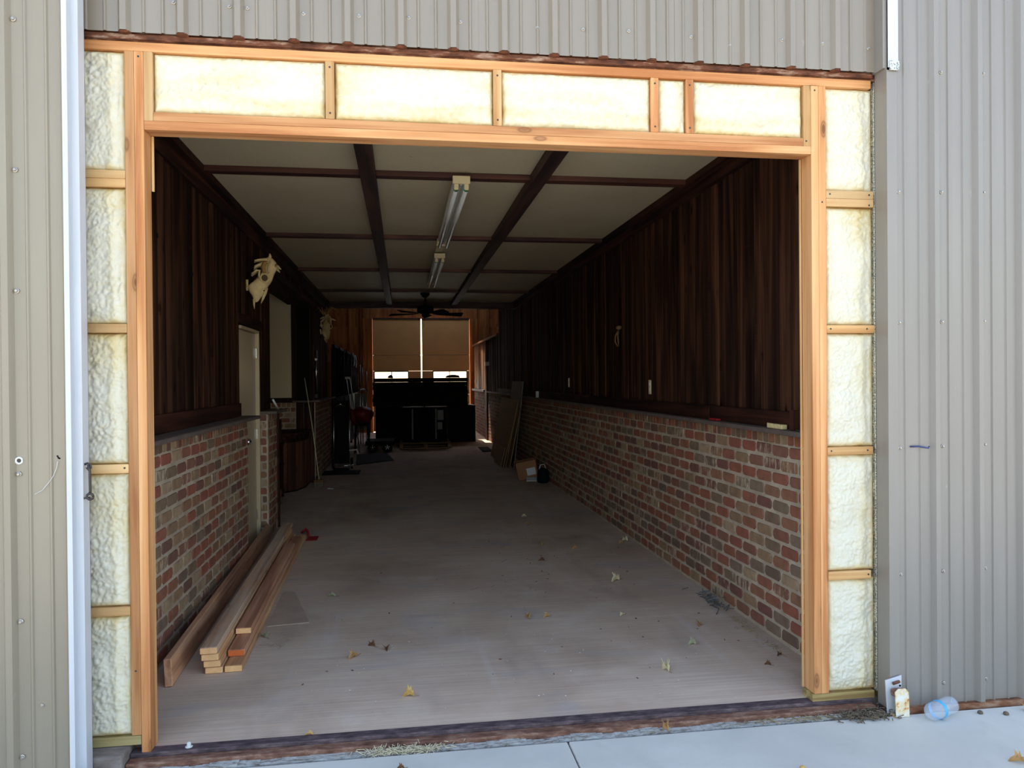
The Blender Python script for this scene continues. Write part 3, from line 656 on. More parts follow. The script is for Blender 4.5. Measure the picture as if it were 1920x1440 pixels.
plank('bottom plank of the left-hand stack, flat on the concrete', (-1.062,4.235), (-1.165,7.8), .093, .0372, plank_new, endgrain)
plank('pale plank lying lowest on the open floor side of the stacks', (-.963,4.24), (-1.055,7.75), .093, .0372, plank_new, endgrain)
plank('plank with bright red-orange sawn end in the right-hand stack', (-.975,4.375), (-1.065,7.5), .092, .037, plank_red, endred, z=.0375)
plank('red-brown plank set back on top of the right-hand stack', (-.988,4.64), (-1.058,7.0), .09, .037, plank_red, endgrain, z=.075)
tag(MB().hexa([(-.868,4.99,.001),(-.609,5.027,.001),(-.80,5.765,.001),(-.888,5.80,.001)],[(-.868,4.99,.005),(-.609,5.027,.005),(-.80,5.765,.006),(-.888,5.80,.005)]).build('thin_board', plain('thin_board_wood',(176,154,134),.8,var=.12,sc_=6)), 'flat scrap of thin brown board on the floor beside the planks', 'board')
rs = thing('red_strap', 'short red webbing strap behind the far plank ends', 'strap', (-.9,7.68,0))
B(-.948,-.842,7.60,7.80,.002,.008).build('strap_end', red, rs, bevel=.002)
MB().tube([(-.942,7.8,.012),(-.97,7.95,.03),(-1.0,8.05,.035),(-1.03,7.95,.02),(-1.01,8.12,.015)], .012, 8).build('strap_loop', red, rs, smooth=True)

# ---- skulls
def skull(label, loc, rz, rx, ry, s, horns=True):
    t = thing('animal_skull', label, 'skull', loc, 'skulls hung on the left wall'); t.rotation_euler = (rx,ry,rz)
    def put(m, name, mat, par=t, sub=0):
        q = bpy.data.meshes.new(name); q.from_pydata([tuple(Vector(p)*s) for p in m.v],[],m.f)
        bm=bmesh.new(); bm.from_mesh(q); bmesh.ops.recalc_face_normals(bm,faces=bm.faces); bm.to_mesh(q); bm.free(); q.materials.append(mat)
        q.polygons.foreach_set('use_smooth',[True]*len(q.polygons)); o=bpy.data.objects.new(name,q); COL.objects.link(o); o.parent=par
        if sub: x=o.modifiers.new('s','SUBSURF'); x.levels=sub; x.render_levels=sub
        return o
    sec = [(.217,.03,.072,.026),(.19,.05,.10,.022),(.165,.063,.120,.020),(.129,.074,.137,.015),(.088,.079,.124,.0),(.046,.083,.098,-.040),(.005,.084,.088,-.068),(-.036,.072,.072,-.112),(-.06,.062,.052,-.140),(-.077,.056,.038,-.152),(-.119,.050,.018,-.148),(-.155,.042,.000,-.118),(-.196,.030,-.035,-.100),(-.235,.016,-.060,-.094)]
    m = MB(); n = 20
    for z,w_,yf,yb in sec:
        for k in range(n):
            a = 2*math.pi*k/n; ca,sa = math.cos(a), math.sin(a); x = w_*math.copysign(abs(ca)**.75,ca); y = (yf+yb)/2+(yf-yb)/2*math.copysign(abs(sa)**.8,sa)
            if .04 < z < .16 and abs(ca) > .75: x *= .72      # temple hollow
            q_ = Vector((x*30,y*30,z*30)); x *= 1+.07*noise.noise(q_)
            m.v.append((x,y+.004*noise.noise(q_+Vector((4,4,4))),z))
    for i in range(len(sec)-1):
        for k in range(n): a=i*n+k; b=i*n+(k+1)%n; m.f.append((a,b,b+n,a+n))
    m.f.append(tuple(range(n))); m.f.append(tuple((len(sec)-1)*n+k for k in range(n)))
    put(m,'cranium',bone,sub=1)
    for sx in (-1,1):
        ring=[(sx*(.086+.004*math.cos(2*a)),.004+.037*math.cos(a),.0+.040*math.sin(a)) for a in [i*2*math.pi/18 for i in range(19)]]
        put(MB().tube(ring,.0085,8),'orbit_rim',bone)
        put(MB().lathe((sx*.080,.004,0),[(.036,0),(.034,sx*.006),(.018,sx*.004),(.001,sx*.002)],18,'x'),'eye_socket',bone_d)
        put(MB().tube([(sx*.062,.035,.155),(sx*.060,.005,.15),(sx*.064,-.006,.11),(sx*.070,.0,.07),(sx*.075,.015,.045)],[.012,.020,.022,.018,.008],10),'temple_hollow',bone_o)
        put(MB().tube([(sx*.078,.045,.050),(sx*.084,.040,.09),(sx*.078,.048,.13),(sx*.062,.06,.17)],[.010,.008,.008,.008],8),'brow_ridge',bone)
        put(MB().tube([(sx*.082,-.03,-.025),(sx*.090,-.048,.02),(sx*.082,-.04,.07),(sx*.072,-.065,.075),(sx*.062,-.113,.036)],[.008,.010,.011,.013,.011],8),'cheek_arch',bone)
        put(MB().tube([(sx*.04,.03,.185),(sx*.045,-.015,.185),(sx*.05,-.055,.178),(sx*.055,-.085,.168)],[.018,.012,.010,.008],8),'occipital_hook',bone)
        put(MB().tube([(sx*.04,.01,.15),(sx*.05,-.05,.13),(sx*.055,-.075,.115),(sx*.06,-.09,.09)],[.02,.014,.014,.006],8),'jaw_joint',bone)
        put(MB().tube([(sx*.022,-.092,-.20),(sx*.018,-.094,-.245),(sx*.008,-.090,-.296)],[.014,.010,.002],8),'snout_prong',bone)
        put(MB().tube([(sx*.024,.022,-.09),(sx*.022,.010,-.14),(sx*.016,-.008,-.19),(sx*.008,-.026,-.24)],[.018,.017,.012,.003],8),'nasal_bone',bone)
        tm = MB()
        for k in range(8): tm.box(sx*.040-.010,sx*.040+.010,-.168,-.145,-.115+k*.0125,-.115+k*.0125+.0095)
        put(tm,'teeth',bone)
        if horns: put(MB().tube([(sx*.052,.115,.13),(sx*.085,.140,.105),(sx*.11,.160,.085)],[.018,.013,.003],10),'horn_core',bone)
        put(MB().tube([(sx*.02,.055,.20),(sx*.024,.062,.225),(sx*.022,.058,.25)],[.018,.014,.005],8),'poll_knob',bone)
        put(MB().lathe((sx*.0505,.0,-.12),[(.007,0),(.006,sx*.002),(.002,sx*.001)],8,'x'),'nerve_hole',bone_d)
    return t
skull('pale horse-like skull hung above the cream side door', (-1.245,7.18,2.51), math.radians(-78), 0, 0, .93)
s2 = skull('smaller dusty skull with spiky crest, farther down the left wall', (-1.21,12.7,2.46), math.radians(-32), math.radians(14), 0, .86, True)
cr = MB()
for k in range(9):
    a = k*.35-1.2; cr.tube([(.04*math.sin(a),.0,.20),(.14*math.sin(a),.04,.30+.02*math.cos(k*3)),(.24*math.sin(a)+.03,.06,.27-.03*(k%3))],[.008,.006,.002],6)
q=bpy.data.meshes.new('crest'); q.from_pydata(cr.v,[],cr.f); q.materials.append(bone_o); o=bpy.data.objects.new('crest',q); COL.objects.link(o); o.parent=s2

# ---- lights and fan
def fluoro(label, x, y, L):
    t = thing('tube_light', label, 'ceiling light', (x,y,3.05), 'tube lights on the ceiling')
    for yy in (y+.4,y+L-.4): B(x-.02,x+.02,yy,yy+.04,3.008,3.05).build('hanger', dsteel, t)
    B(x-.055,x+.055,y+.02,y+L-.02,2.975,3.01).build('housing', white_p, t, bevel=.004)
    MB().prism([(x-.03,2.976),(x+.03,2.976),(x,2.95)],y+.03,y+L-.03,'y').build('reflector', white_p, t)
    B(x-.062,x+.062,y-.004,y+.024,2.955,3.011).build('end_cap', ivory, t, bevel=.004); B(x-.062,x+.062,y+L-.024,y+L,2.955,3.011).build('end_cap', ivory, t, bevel=.004)
    for sx in (-1,1):
        cx = x+sx*.036
        for yy in (y+.002,y+L-.02):
            B(cx-.017,cx+.017,yy,yy+.018,2.912,2.957).build('lamp_holder', ivory, t, bevel=.008, seg=3)
        tb = MB().tube([(cx,y+.02,2.925),(cx,y+L-.02,2.925)],.0165,14).build('lamp_tube', tube_m, t, smooth=True)
        MB().tube([(cx,y+.02,2.925),(cx,y+.045,2.925)],.0185,14).build('tube_collar', green_p, tb, smooth=True)
fluoro('long two-tube ceiling light nearest the doorway', .43, 5.33, 2.40); fluoro('second two-tube ceiling light, farther in before the fan', .44, 8.62, 2.40)
tag(B(.385,.475,8.2,8.6,3.02,3.05).build('conduit_cover', ivory, bevel=.004), 'flat ivory ceiling plate just before the second tube light', 'ceiling plate')
fan = thing('ceiling_fan', 'black five-bladed ceiling fan at the far end', 'ceiling fan', (.40,12.75,3.05))
MB().lathe((.40,12.75,3.05),[(.035,0),(.075,-.01),(.078,-.04),(.05,-.08),(.02,-.10)],20).build('canopy', black, fan, smooth=True)
MB().tube([(.40,12.75,2.97),(.40,12.75,2.84)],.014,12).build('downrod', black, fan, smooth=True)
MB().lathe((.40,12.75,2.77),[(.03,.07),(.08,.05),(.135,.03),(.14,-.05),(.10,-.08),(.06,-.09),(.055,-.14),(.02,-.15)],24).build('motor', black, fan, smooth=True)
for k in range(5):
    a = math.radians(12+72*k); m = MB()
    m.add([(.13,-.02,0),(.22,-.055,.005),(.60,-.07,.022),(.65,-.05,.018),(.65,.05,-.022),(.60,.07,-.026),(.22,.055,-.012),(.13,.02,0)],[tuple(range(8))])
    m.add([(.13,-.02,-.006),(.22,-.055,-.001),(.60,-.07,.014),(.65,-.05,.010),(.65,.05,-.030),(.60,.07,-.034),(.22,.055,-.020),(.13,.02,-.006)],[tuple(range(8))[::-1]])
    m.f += [(i,(i+1)%8,8+(i+1)%8,8+i) for i in range(8)]
    m.xf(Matrix.Translation((.40,12.75,2.69)) @ Matrix.Rotation(a,4,'Z')); m.build('blade', black, fan)
MB().tube([(.37,12.75,2.66),(.37,12.75,2.45)],.003,6).build('pull_chain', dsteel, fan)

# ---- small things on the right wall and ledge
def plate(label, y, z, h=.12, w_=.07, mat=ivory, x=2.186):
    t = thing('wall_plate', label, 'wall plate', (x,y,z), 'wall plates on the right boards')
    B(x-.006,x,y-w_/2,y+w_/2,z-h/2,z+h/2).build('cover', mat, t, bevel=.002)
    for dz in (-.025,.025): B(x-.009,x-.005,y-.015,y+.015,z+dz-.013,z+dz+.013).build('socket', white_p, t, bevel=.002)
plate('narrow ivory outlet plate, nearest on the right boards', 6.46, 1.49, .125, .06); plate('small ivory outlet plate farther along the right boards', 9.75, 1.52, .12)
cup = thing('tin_can', 'pale tin can standing on the right ledge beside the leaning sheets', 'can', (2.155,11.9,1.272))
MB().lathe((2.155,11.9,1.273),[(.033,0),(.035,.004),(.035,.095),(.033,.10)],18).build('body', paper, cup, smooth=True); MB().lathe((2.155,11.9,1.373),[(.034,0),(.036,.003),(.034,.006)],18).build('rim', chrome, cup, smooth=True)
tag(MB().hexa([(2.115,3.985,1.273),(2.15,3.985,1.273),(2.16,4.17,1.273),(2.12,4.17,1.273)],[(2.115,3.985,1.300),(2.15,3.985,1.300),(2.16,4.17,1.297),(2.12,4.17,1.303)]).build('wood_offcut', plain('pale_offcut',(206,186,132),.7,var=.2,sc_=30), bevel=.004), 'pale wood offcut on the right ledge near the doorway', 'wood block')
tag(MB().box(2.125,2.16,4.9,5.03,1.273,1.288).build('red_marker', red, bevel=.006), 'small red object lying on the right ledge', 'marker')
tag(B(2.13,2.175,3.885,3.925,1.273,1.385).build('dark_block', trimw['z'], bevel=.002), 'dark upright wood block at the near end of the right ledge', 'wood block')
tag(MB().tube([(2.14,3.80,1.277),(2.15,3.84,1.276),(2.13,3.86,1.277)],.004,6).build('metal_clip', chrome, smooth=True), 'tiny metal clip on the right ledge behind the door frame', 'clip')
antler_m = plain('antler_brown',(112,84,56),.7,var=.2)
an = thing('small_antler', 'small tan antler hung high on the right boards', 'antler', (2.17,7.35,2.05))
MB().lathe((2.165,7.35,2.06),[(.012,0),(.03,.01),(.028,.03),(.01,.04)],12).build('burr', antler_m, an, smooth=True)
for s_ in (-1,1): MB().tube([(2.165,7.35,2.06),(2.14,7.35+s_*.04,2.0),(2.14,7.35+s_*.055,1.94),(2.155,7.35+s_*.02,1.89)],[.010,.008,.007,.003],8).build('tine', antler_m, an, smooth=True)
hk2 = tag(MB().tube([(-1.372,4.05,1.352),(-1.345,4.06,1.360),(-1.33,4.09,1.358),(-1.325,4.12,1.345),(-1.32,4.15,1.338)],[.004,.004,.004,.004,.003],8).build('wall_hook', chrome, smooth=True), 'bright bent wire hook on the left ledge rail by the frame', 'hook')
tag(MB().tube([(-1.30,8.27,1.275),(-1.335,8.15,1.38)],.011,10).build('white_stick', white_p, smooth=True), 'short white stick leaning on the pier ledge past the door', 'stick')
for y,z in ((4.62,2.42),(4.66,1.87),(5.35,2.30),(4.30,1.72)):
    MB().lathe((-1.393,y,z),[(.016,-.004),(.014,.004),(.003,.003)],9,'x').build('knot_hole', black, wl)
# ---- doorway clutter
bt = thing('plastic_bottle', 'crushed clear water bottle with a blue ring, lying by the right wall', 'bottle', (2.46,3.22,-.03))
c0, c1 = Vector((2.395,3.16,.012)), Vector((2.565,3.225,.014)); ax_ = (c1-c0)
prof = [(0,.012),(.02,.026),(.08,.036),(.18,.040),(.26,.038),(.34,.041),(.42,.041),(.5,.036),(.58,.040),(.66,.036),(.74,.040),(.82,.037),(.9,.040),(.97,.036),(1,.024)]
MB().tube([c0+ax_*a for a,_ in prof],[r for _,r in prof],18).build('bottle_body', bottle_m, bt, smooth=True)
MB().tube([c0+ax_*a for a in (.33,.36,.42,.44)],[.0420,.0425,.0425,.0420],18,caps=False).build('label_ring', blue_p, bt, smooth=True)
bk = thing('steel_bracket', 'rusty white steel door guide bracket on the slab by the right wall', 'bracket', (2.30,3.22,-.03))
MB().prism([(2.252,.128),(2.335,.148),(2.335,.03),(2.32,-.03),(2.262,-.03)],3.270,3.277,'y').build('back_plate', white_steel, bk, bevel=.001)
MB().prism([(2.268,.090),(2.285,.105),(2.322,.105),(2.338,.085),(2.342,-.028),(2.274,-.028)],3.222,3.227,'y').build('front_plate', rusty_white, bk, bevel=.001)
B(2.338,2.343,3.227,3.270,-.028,.06).build('side_plate', rusty_white, bk); B(2.27,2.34,3.227,3.270,-.03,-.024).build('foot', rusty_white, bk)
MB().tube([(2.285,3.262,.115),(2.32,3.264,.122)],.007,10).build('slot_bolt', rail_rust, bk, smooth=True); MB().lathe((2.326,3.2695,.10),[(.005,0),(.005,-.002)],10,'y').build('bolt_hole', black, bk)
B(2.272,2.336,3.228,3.268,.060,.095).build('roller', rail_rust, bk, bevel=.01)
ls = thing('anchor_bolt', 'small pale bolt head on the threshold near the left jamb', 'bolt', (-.92,3.40,.003))
MB().lathe((-.92,3.40,.003),[(.016,0),(.016,.003),(.009,.004),(.009,.018),(.005,.022)],10).build('bolt_head', paper, ls, smooth=True)

LEAF = [(0,0),(.006,.004),(.016,.012),(.012,.02),(.03,.028),(.018,.034),(.034,.05),(.016,.05),(.010,.072),(0,.085),(-.010,.07),(-.018,.052),(-.036,.05),(-.018,.036),(-.028,.022),(-.012,.02),(-.014,.01),(-.005,.004)]
def leaf(label, x, y, mat, s, rot, curl, z=0, cat='leaf', grp='fallen leaves on the concrete'):
    v=[];c0=Matrix.Rotation(rot,3,'Z')
    P = LEAF+[(0,.03)]
    for px,py in P:
        h = abs(px)*curl*1.4+curl*.35*math.sin(py*45)*.03+.003
        v.append(tuple(c0@Vector((px*s,(py-.04)*s,h*s))))
    v2=[(a,b,c+.0012) for a,b,c in v]; n=len(LEAF); f=[(i,(i+1)%n,n) for i in range(n)]
    m=MB().add([(a+x,b+y,c+z) for a,b,c in v],f); m.add([(a+x,b+y,c+z) for a,b,c in v2],[q[::-1] for q in f])
    m.f += [(i,(i+1)%n,n+1+(i+1)%n,n+1+i) for i in range(n)]
    st_ = c0@Vector((0,-.075*s,.008*s)); rt_ = c0@Vector((0,-.04*s,.004*s))
    o = m.build('leaf', mat, None, origin=(x,y,z)); tag(o,label,cat,grp)
    ob = MB().tube([Vector((x,y,z))+rt_, Vector((x,y,z))+st_],.0009*max(1,s),5).build('stalk', leafm[3], o)
    ob.location = (0,0,0); ob.data.transform(Matrix.Translation(Vector((x,y,z))-parent_loc(o)+parent_loc(o)-Vector((x,y,z))))
    return o
T,Yl,Gn,Br,Pa = leafm
leaf('pale greenish-yellow curled leaf on the right half of the floor', 1.625,5.66,Pa,.95,2.0,1.2)
leaf('bright cream curled leaf near the right jamb', 1.387,3.88,Pa,.72,.3,1.6)
leaf('golden yellow leaf at front centre of the floor', .018,3.77,Yl,.75,1.4,1.2)
leaf('tan leaf left of the small brown pair at floor front', -.288,4.35,T,.8,2.4,.9)
leaf('brown leaf, left one of a small pair at floor front', -.191,4.52,Br,.62,.9,1.0)
leaf('brown leaf, right one of a small pair at floor front', -.105,4.45,Br,.66,3.3,.8)
leaf('orange-brown leaf at mid floor, left of a smaller one', .803,4.88,T,.72,.2,1.2)
leaf('small tan leaf just right of the orange-brown one', .930,4.88,T,.55,1.9,1.0)
leaf('dark curled leaf in the middle distance of the floor', 1.18,6.40,Br,.7,1.2,.8)
leaf('pale grey leaf beyond the greenish-yellow one', 1.571,6.80,T,.8,1.7,.7)
leaf('green leaf lying left of centre on the floor', -.523,5.62,Gn,.85,1.2,.5)
leaf('grey-green lobed leaf touching the thin board by the planks', -.852,4.80,Gn,.95,.6,.6)
leaf('bleached curled leaf near the right brick wall foot', 1.852,4.55,T,.7,2.6,.9)
leaf('green-brown folded leaf short of the right jamb', 1.675,4.23,Gn,.6,1.5,1.3)
leaf('pale narrow leaf right of centre floor', 1.43,4.83,Pa,.6,2.2,.6)
leaf('light leaf at the foot of the right wall, farther in', 2.12,7.05,Pa,.85,.5,.9)
leaf('small light leaf beside the light one at the wall foot', 2.05,6.95,T,.6,2.0,.9)
leaf('orange leaf far out in the middle of the floor', 1.30,7.0,Yl,.6,2.5,.9)
leaf('white-edged leaf on the dark far part of the floor', 1.366,8.5,Pa,.7,1.1,.8)
leaf('tan leaf on the dark far part of the floor', 1.34,8.05,T,.7,.4,.8)
leaf('small black-brown leaf nearest the right jamb', 1.96,3.86,Br,.45,.9,1.0)
leaf('small black-brown leaf just behind the other by the right jamb', 2.09,3.98,Br,.42,2.0,1.0)
leaf('brown leaf lying on the outer slab at the right edge', 2.50,2.77,T,.8,1.0,.9,z=-.03)
leaf('brown leaf on the outer slab at the bottom centre', -.02,3.13,Br,.4,1.7,.9,z=-.03)
leaf('tan leaf upright in the mortar gap right of the joint', 1.17,3.28,T,.5,.3,1.8,z=-.03)
leaf('small yellow leaf on the threshold rail near the left', -.42,3.425,Yl,.45,1.4,.6,z=.003)
leaf('tan leaf on the slab far right by the base rust', 2.93,3.19,T,.6,2.2,.9,z=-.03)
tag(MB().lathe((1.60,2.86,-.03),[(.004,0),(.011,.004),(.012,.010),(.006,.016)],10).build('acorn', leafm[1], smooth=True), 'golden acorn on the outer slab, bottom right', 'acorn')
for x,y,lab in ((2.80,3.17,'dark pebble on the slab below the right cladding'),(2.69,3.2,'smaller dark pebble close to the base of the right cladding')):
    tag(MB().lathe((x,y,-.03),[(.006,0),(.013,.004),(.011,.012),(.004,.016)],9).build('pebble', dirt, smooth=True), lab, 'pebble')
# debris nobody could count
def scatter(name, label, cat, mat, pts, smin, smax, n, seed):
    rr=random.Random(seed); m=MB()
    for _ in range(n):
        cx,cy,rx,ry,z = rr.choice(pts); x=rr.gauss(cx,rx); y=rr.gauss(cy,ry); s=rr.uniform(smin,smax); a=rr.uniform(0,6.3)
        if x > 2.05 or (x < -.8): continue
        k=len(m.v); m.box(-s,s,-s*rr.uniform(.2,.7),s*.4,0,s*rr.uniform(.15,.6)); m.xf(Matrix.Translation((x,y,z))@Matrix.Rotation(a,4,'Z'),k)
    return stuff(tag(m.build(name,mat),label,cat))
scatter('floor_crumbs','scattered pale crumbs and chips over the concrete floor','debris',paper,[(.4,6,.9,1.8,0),(1.0,8.3,.4,.6,0),(.2,4.2,.8,.5,0)],.0015,.0045,170,1)
scatter('leaf_crumbs','scattered dark leaf crumbs over the concrete floor','debris',leafm[3],[(1.1,6.5,.5,1.0,0),(.3,5.0,1.0,.9,0),(1.6,5.2,.35,.8,0)],.002,.008,110,2)
rr = random.Random(5)
def twigs(name,label,mat,cx,cy,rx,ry,z,n,lmin,lmax,r,hh,xmax=9):
    m=MB()
    for _ in range(n):
        x=rr.gauss(cx,rx); y=rr.gauss(cy,ry); a=rr.uniform(0,6.3); L=rr.uniform(lmin,lmax); h=z+abs(rr.gauss(0,hh)); dx,dy=math.cos(a)*L/2,math.sin(a)*L/2
        if max(x+dx,x-dx)>xmax: continue
        m.tube([(x-dx,y-dy,h+r),(x+dx,y+dy,max(z,h+rr.uniform(-.3,.3)*L)+r)],r,5)
    return stuff(tag(m.build(name,mat),label,'debris'))
twigs('stick_pile','small heap of grey sticks and nails against the right brick wall',nails,2.135,5.0,.03,.10,0,60,.03,.09,.003,.03,2.19)
twigs('straw_litter','dry grass litter at the foot of the right brick wall',straw,2.12,4.35,.03,.25,0,60,.01,.05,.0015,.004,2.19)
twigs('dead_grass','tuft of dead grass in the mortar gap at bottom centre',plain('grey_straw',(196,186,156),.8,var=.3,sc_=50),.0,3.278,.10,.013,-.034,420,.012,.04,.0013,.010)
twigs('doorway_debris','heap of dead grass and dirt beside the rusty bracket',dirt,2.15,3.26,.07,.028,-.03,500,.01,.04,.002,.010)
twigs('jamb_litter','dry grass strewn along the threshold by the right jamb',straw,1.85,3.285,.16,.014,-.034,160,.01,.04,.0012,.004)
twigs('twig_scatter','thin grass stems lying beside the plank ends',straw,-.70,4.70,.05,.10,0,16,.04,.12,.001,.001)
twigs('stem_scatter','thin pale stems lying on the middle of the floor',straw,.9,5.9,.3,.6,0,9,.05,.12,.0015,.001)

# ---- right side: leaning sheets, box, bag
def lean_sheet(label, x0, y0, y1, x1, z1, mat, thick=.012, ydrift=0, cat='board'):
    m = MB().hexa([(x0,y0,0.001),(x0+thick,y0,0.001),(x0+thick,y1,.001),(x0,y1,.001)],[(x1,y0+ydrift,z1),(x1+thick,y0+ydrift,z1),(x1+thick,y1+ydrift,z1),(x1,y1+ydrift,z1)])
    return tag(m.build('leaning_sheet', mat, bevel=.001), label, cat, 'sheets leaning on the right wall')
lean_sheet('grey sheet standing tallest behind the leaning plywood', 1.93,13.1,14.4,2.112,1.53,grey_s)
lean_sheet('large plywood sheet leaning on the right wall ledge', 1.80,13.25,15.5,2.06,1.20,ply_sheet,ydrift=.1)
lean_sheet('second plywood sheet just behind the large front one', 1.85,13.10,15.2,2.078,1.15,ply_sheet)
lean_sheet('narrow offcut sheet leaning in front of the large plywood', 1.755,13.22,13.75,1.93,.72,ply_sheet,.010)
lean_sheet('short offcut sheet lowest in front of the plywood', 1.722,13.35,14.3,1.812,.34,ply_sheet,.010)
cb = thing('cardboard_box', 'open cardboard box tipped over beside the leaning plywood', 'box', (2.0,11.7,0))
R = Matrix.Translation((1.98,11.72,.02))@Matrix.Rotation(math.radians(-14),4,'Z')@Matrix.Rotation(math.radians(-12),4,'Y')
for nm,b in (('side_panel',(-.16,.16,-.15,-.146,0,.27)),('side_panel',(-.16,.16,.146,.15,0,.27)),('side_panel',(-.16,-.156,-.15,.15,0,.27)),('side_panel',(.156,.16,-.15,.15,0,.27)),('bottom_panel',(-.16,.16,-.15,.15,0,.004))):
    MB().box(*b).xf(R).build(nm, card, cb)
MB().box(-.16,.16,0,.004,0,.14).xf(R@Matrix.Translation((0,-.15,.27))@Matrix.Rotation(math.radians(70),4,'X')).build('flap', card, cb)
MB().box(0,.004,-.15,.15,0,.14).xf(R@Matrix.Translation((.158,0,.27))@Matrix.Rotation(math.radians(25),4,'Y')).build('flap', card, cb)
MB().box(-.01,.13,-.1525,-.151,.05,.16).xf(R).build('paper_label', paper, cb)
pf = tag(MB().hexa([(1.88,11.42,.002),(2.06,11.40,.002),(2.08,11.52,.002),(1.90,11.54,.002)],[(1.88,11.42,.012),(2.06,11.40,.012),(2.08,11.52,.05),(1.90,11.54,.05)]).build('paper_sheaf', paper), 'crumpled white paper under the tipped cardboard box', 'paper')
bag = thing('dark_bag', 'small dark bag on the floor right of the cardboard box', 'bag', (2.10,11.25,0))
MB().lathe((2.10,11.22,0),[(.075,.002),(.095,.03),(.092,.12),(.08,.19),(.05,.22)],12).build('body', navy, bag, smooth=True)
MB().tube([(2.04,11.22,.20),(2.06,11.22,.27),(2.12,11.22,.28),(2.15,11.22,.20)],.008,8).build('handle', paper, bag, smooth=True)
tag(B(1.72,1.95,16.3,17.3,.001,.02).build('black_mat', black, bevel=.003), 'thin black mat on the floor beyond the leaning sheets', 'mat')

# ---- recess: wooden counter, steps, broom
counter_m = wood('counter_wood','z',(104,62,44),(66,38,28),(132,84,60),.7,14,True,.3)
ct = thing('wooden_counter', 'dark redwood angled counter standing in the recess', 'counter', (-1.7,11.4,0))
pl_ = [(-2.1,10.95),(-1.72,10.85),(-1.50,11.10),(-1.42,11.45),(-1.42,11.90),(-2.1,11.90)]
MB().prism([(x*1.0+(.03 if x>-2 else 0),y-.02) for x,y in pl_],.80,.835).build('counter_top', trimw['x'], ct, bevel=.004)
MB().prism(pl_,.70,.795).build('apron', dark['x'], ct)
for i in range(4):
    a,b = Vector(pl_[i]), Vector(pl_[i+1]); L=(b-a).length; n=max(1,int(L/.12)); d=(b-a)/n
    for k in range(n):
        p,q2 = a+d*(k+.04), a+d*(k+.96); nn = Vector((d.y,-d.x)).normalized()*.012
        MB().hexa([(p.x,p.y,.02),(q2.x,q2.y,.02),(q2.x-nn.x,q2.y-nn.y,.02),(p.x-nn.x,p.y-nn.y,.02)],[(p.x,p.y,.70),(q2.x,q2.y,.70),(q2.x-nn.x,q2.y-nn.y,.70),(p.x-nn.x,p.y-nn.y,.70)]).build('plank', counter_m, ct)
MB().prism(pl_,.0,.02).build('plinth', black_w, ct)
st = thing('wooden_stand', 'low dark shelf stand with a post in the recess behind the pier', 'shelf stand', (-1.95,10.3,0))
for z in (.06,.42,.70): B(-2.35,-1.60,10.15,10.65,z,z+.035).build('shelf', trimw['x'], st, bevel=.003)
for x in (-2.35,-1.66):
    for y in (10.15,10.6): B(x,x+.05,y,y+.05,0,.70).build('leg', dark['z'], st, bevel=.003)
B(-1.70,-1.63,10.55,10.65,.735,1.05).build('post', dark['z'], st, bevel=.003)
tag(B(-2.0,-1.72,10.25,10.5,.456,.50).build('folded_cloth', grey_s, bevel=.01), 'folded grey cloth on the middle shelf of the low stand', 'cloth')
sb = thing('wood_crate', 'low slatted wood crate on the floor in the recess', 'crate', (-1.75,9.8,0))
for k in range(3): B(-2.1,-1.55,9.7,9.72,.02+k*.055,.06+k*.055).build('slat', pallet_m, sb)
B(-2.1,-1.55,9.72,10.05,.0,.012).build('base', pallet_m, sb); B(-2.1,-1.55,10.03,10.05,.012,.18).build('back', pallet_m, sb); B(-1.57,-1.55,9.72,10.03,.012,.18).build('end_panel', pallet_m, sb); B(-2.1,-2.08,9.72,10.03,.012,.18).build('end_panel', pallet_m, sb)
bm_ = thing('push_broom', 'pale long-handled broom leaning at the recess corner', 'broom', (-1.235,11.55,0))
MB().tube([(-1.235,11.55,.09),(-1.34,11.70,.85),(-1.475,11.90,1.62)],.0075,10).build('handle', plain('pale_handle',(204,198,160),.5,var=.05), bm_, smooth=True)
B(-1.31,-1.17,11.50,11.57,.055,.10).build('head', pallet_m, bm_, bevel=.006); B(-1.305,-1.175,11.505,11.565,.0,.055).build('bristles', dirt, bm_)
tag(MB().hexa([(-1.08,11.20,.001),(-1.0,11.18,.001),(-1.0,11.24,.001),(-1.07,11.25,.001)],[(-1.08,11.20,.012),(-1.0,11.18,.004),(-1.0,11.24,.01),(-1.07,11.25,.016)]).build('paper_scrap', paper), 'white paper scrap on the floor right of the broom', 'paper')
# silver conduit lamp on pier
tl = thing('wall_lamp', 'narrow silver tube lamp upright on the pier between the skull and the brick', 'lamp', (-1.37,12.5,1.3))
MB().tube([(-1.355,12.4,1.36),(-1.355,12.4,2.06)],.02,12).build('tube', chrome, tl, smooth=True); B(-1.38,-1.335,12.37,12.43,1.30,1.36).build('base_bracket', dsteel, tl, bevel=.004); B(-1.38,-1.34,12.38,12.42,1.9,1.93).build('clip', chrome, tl)

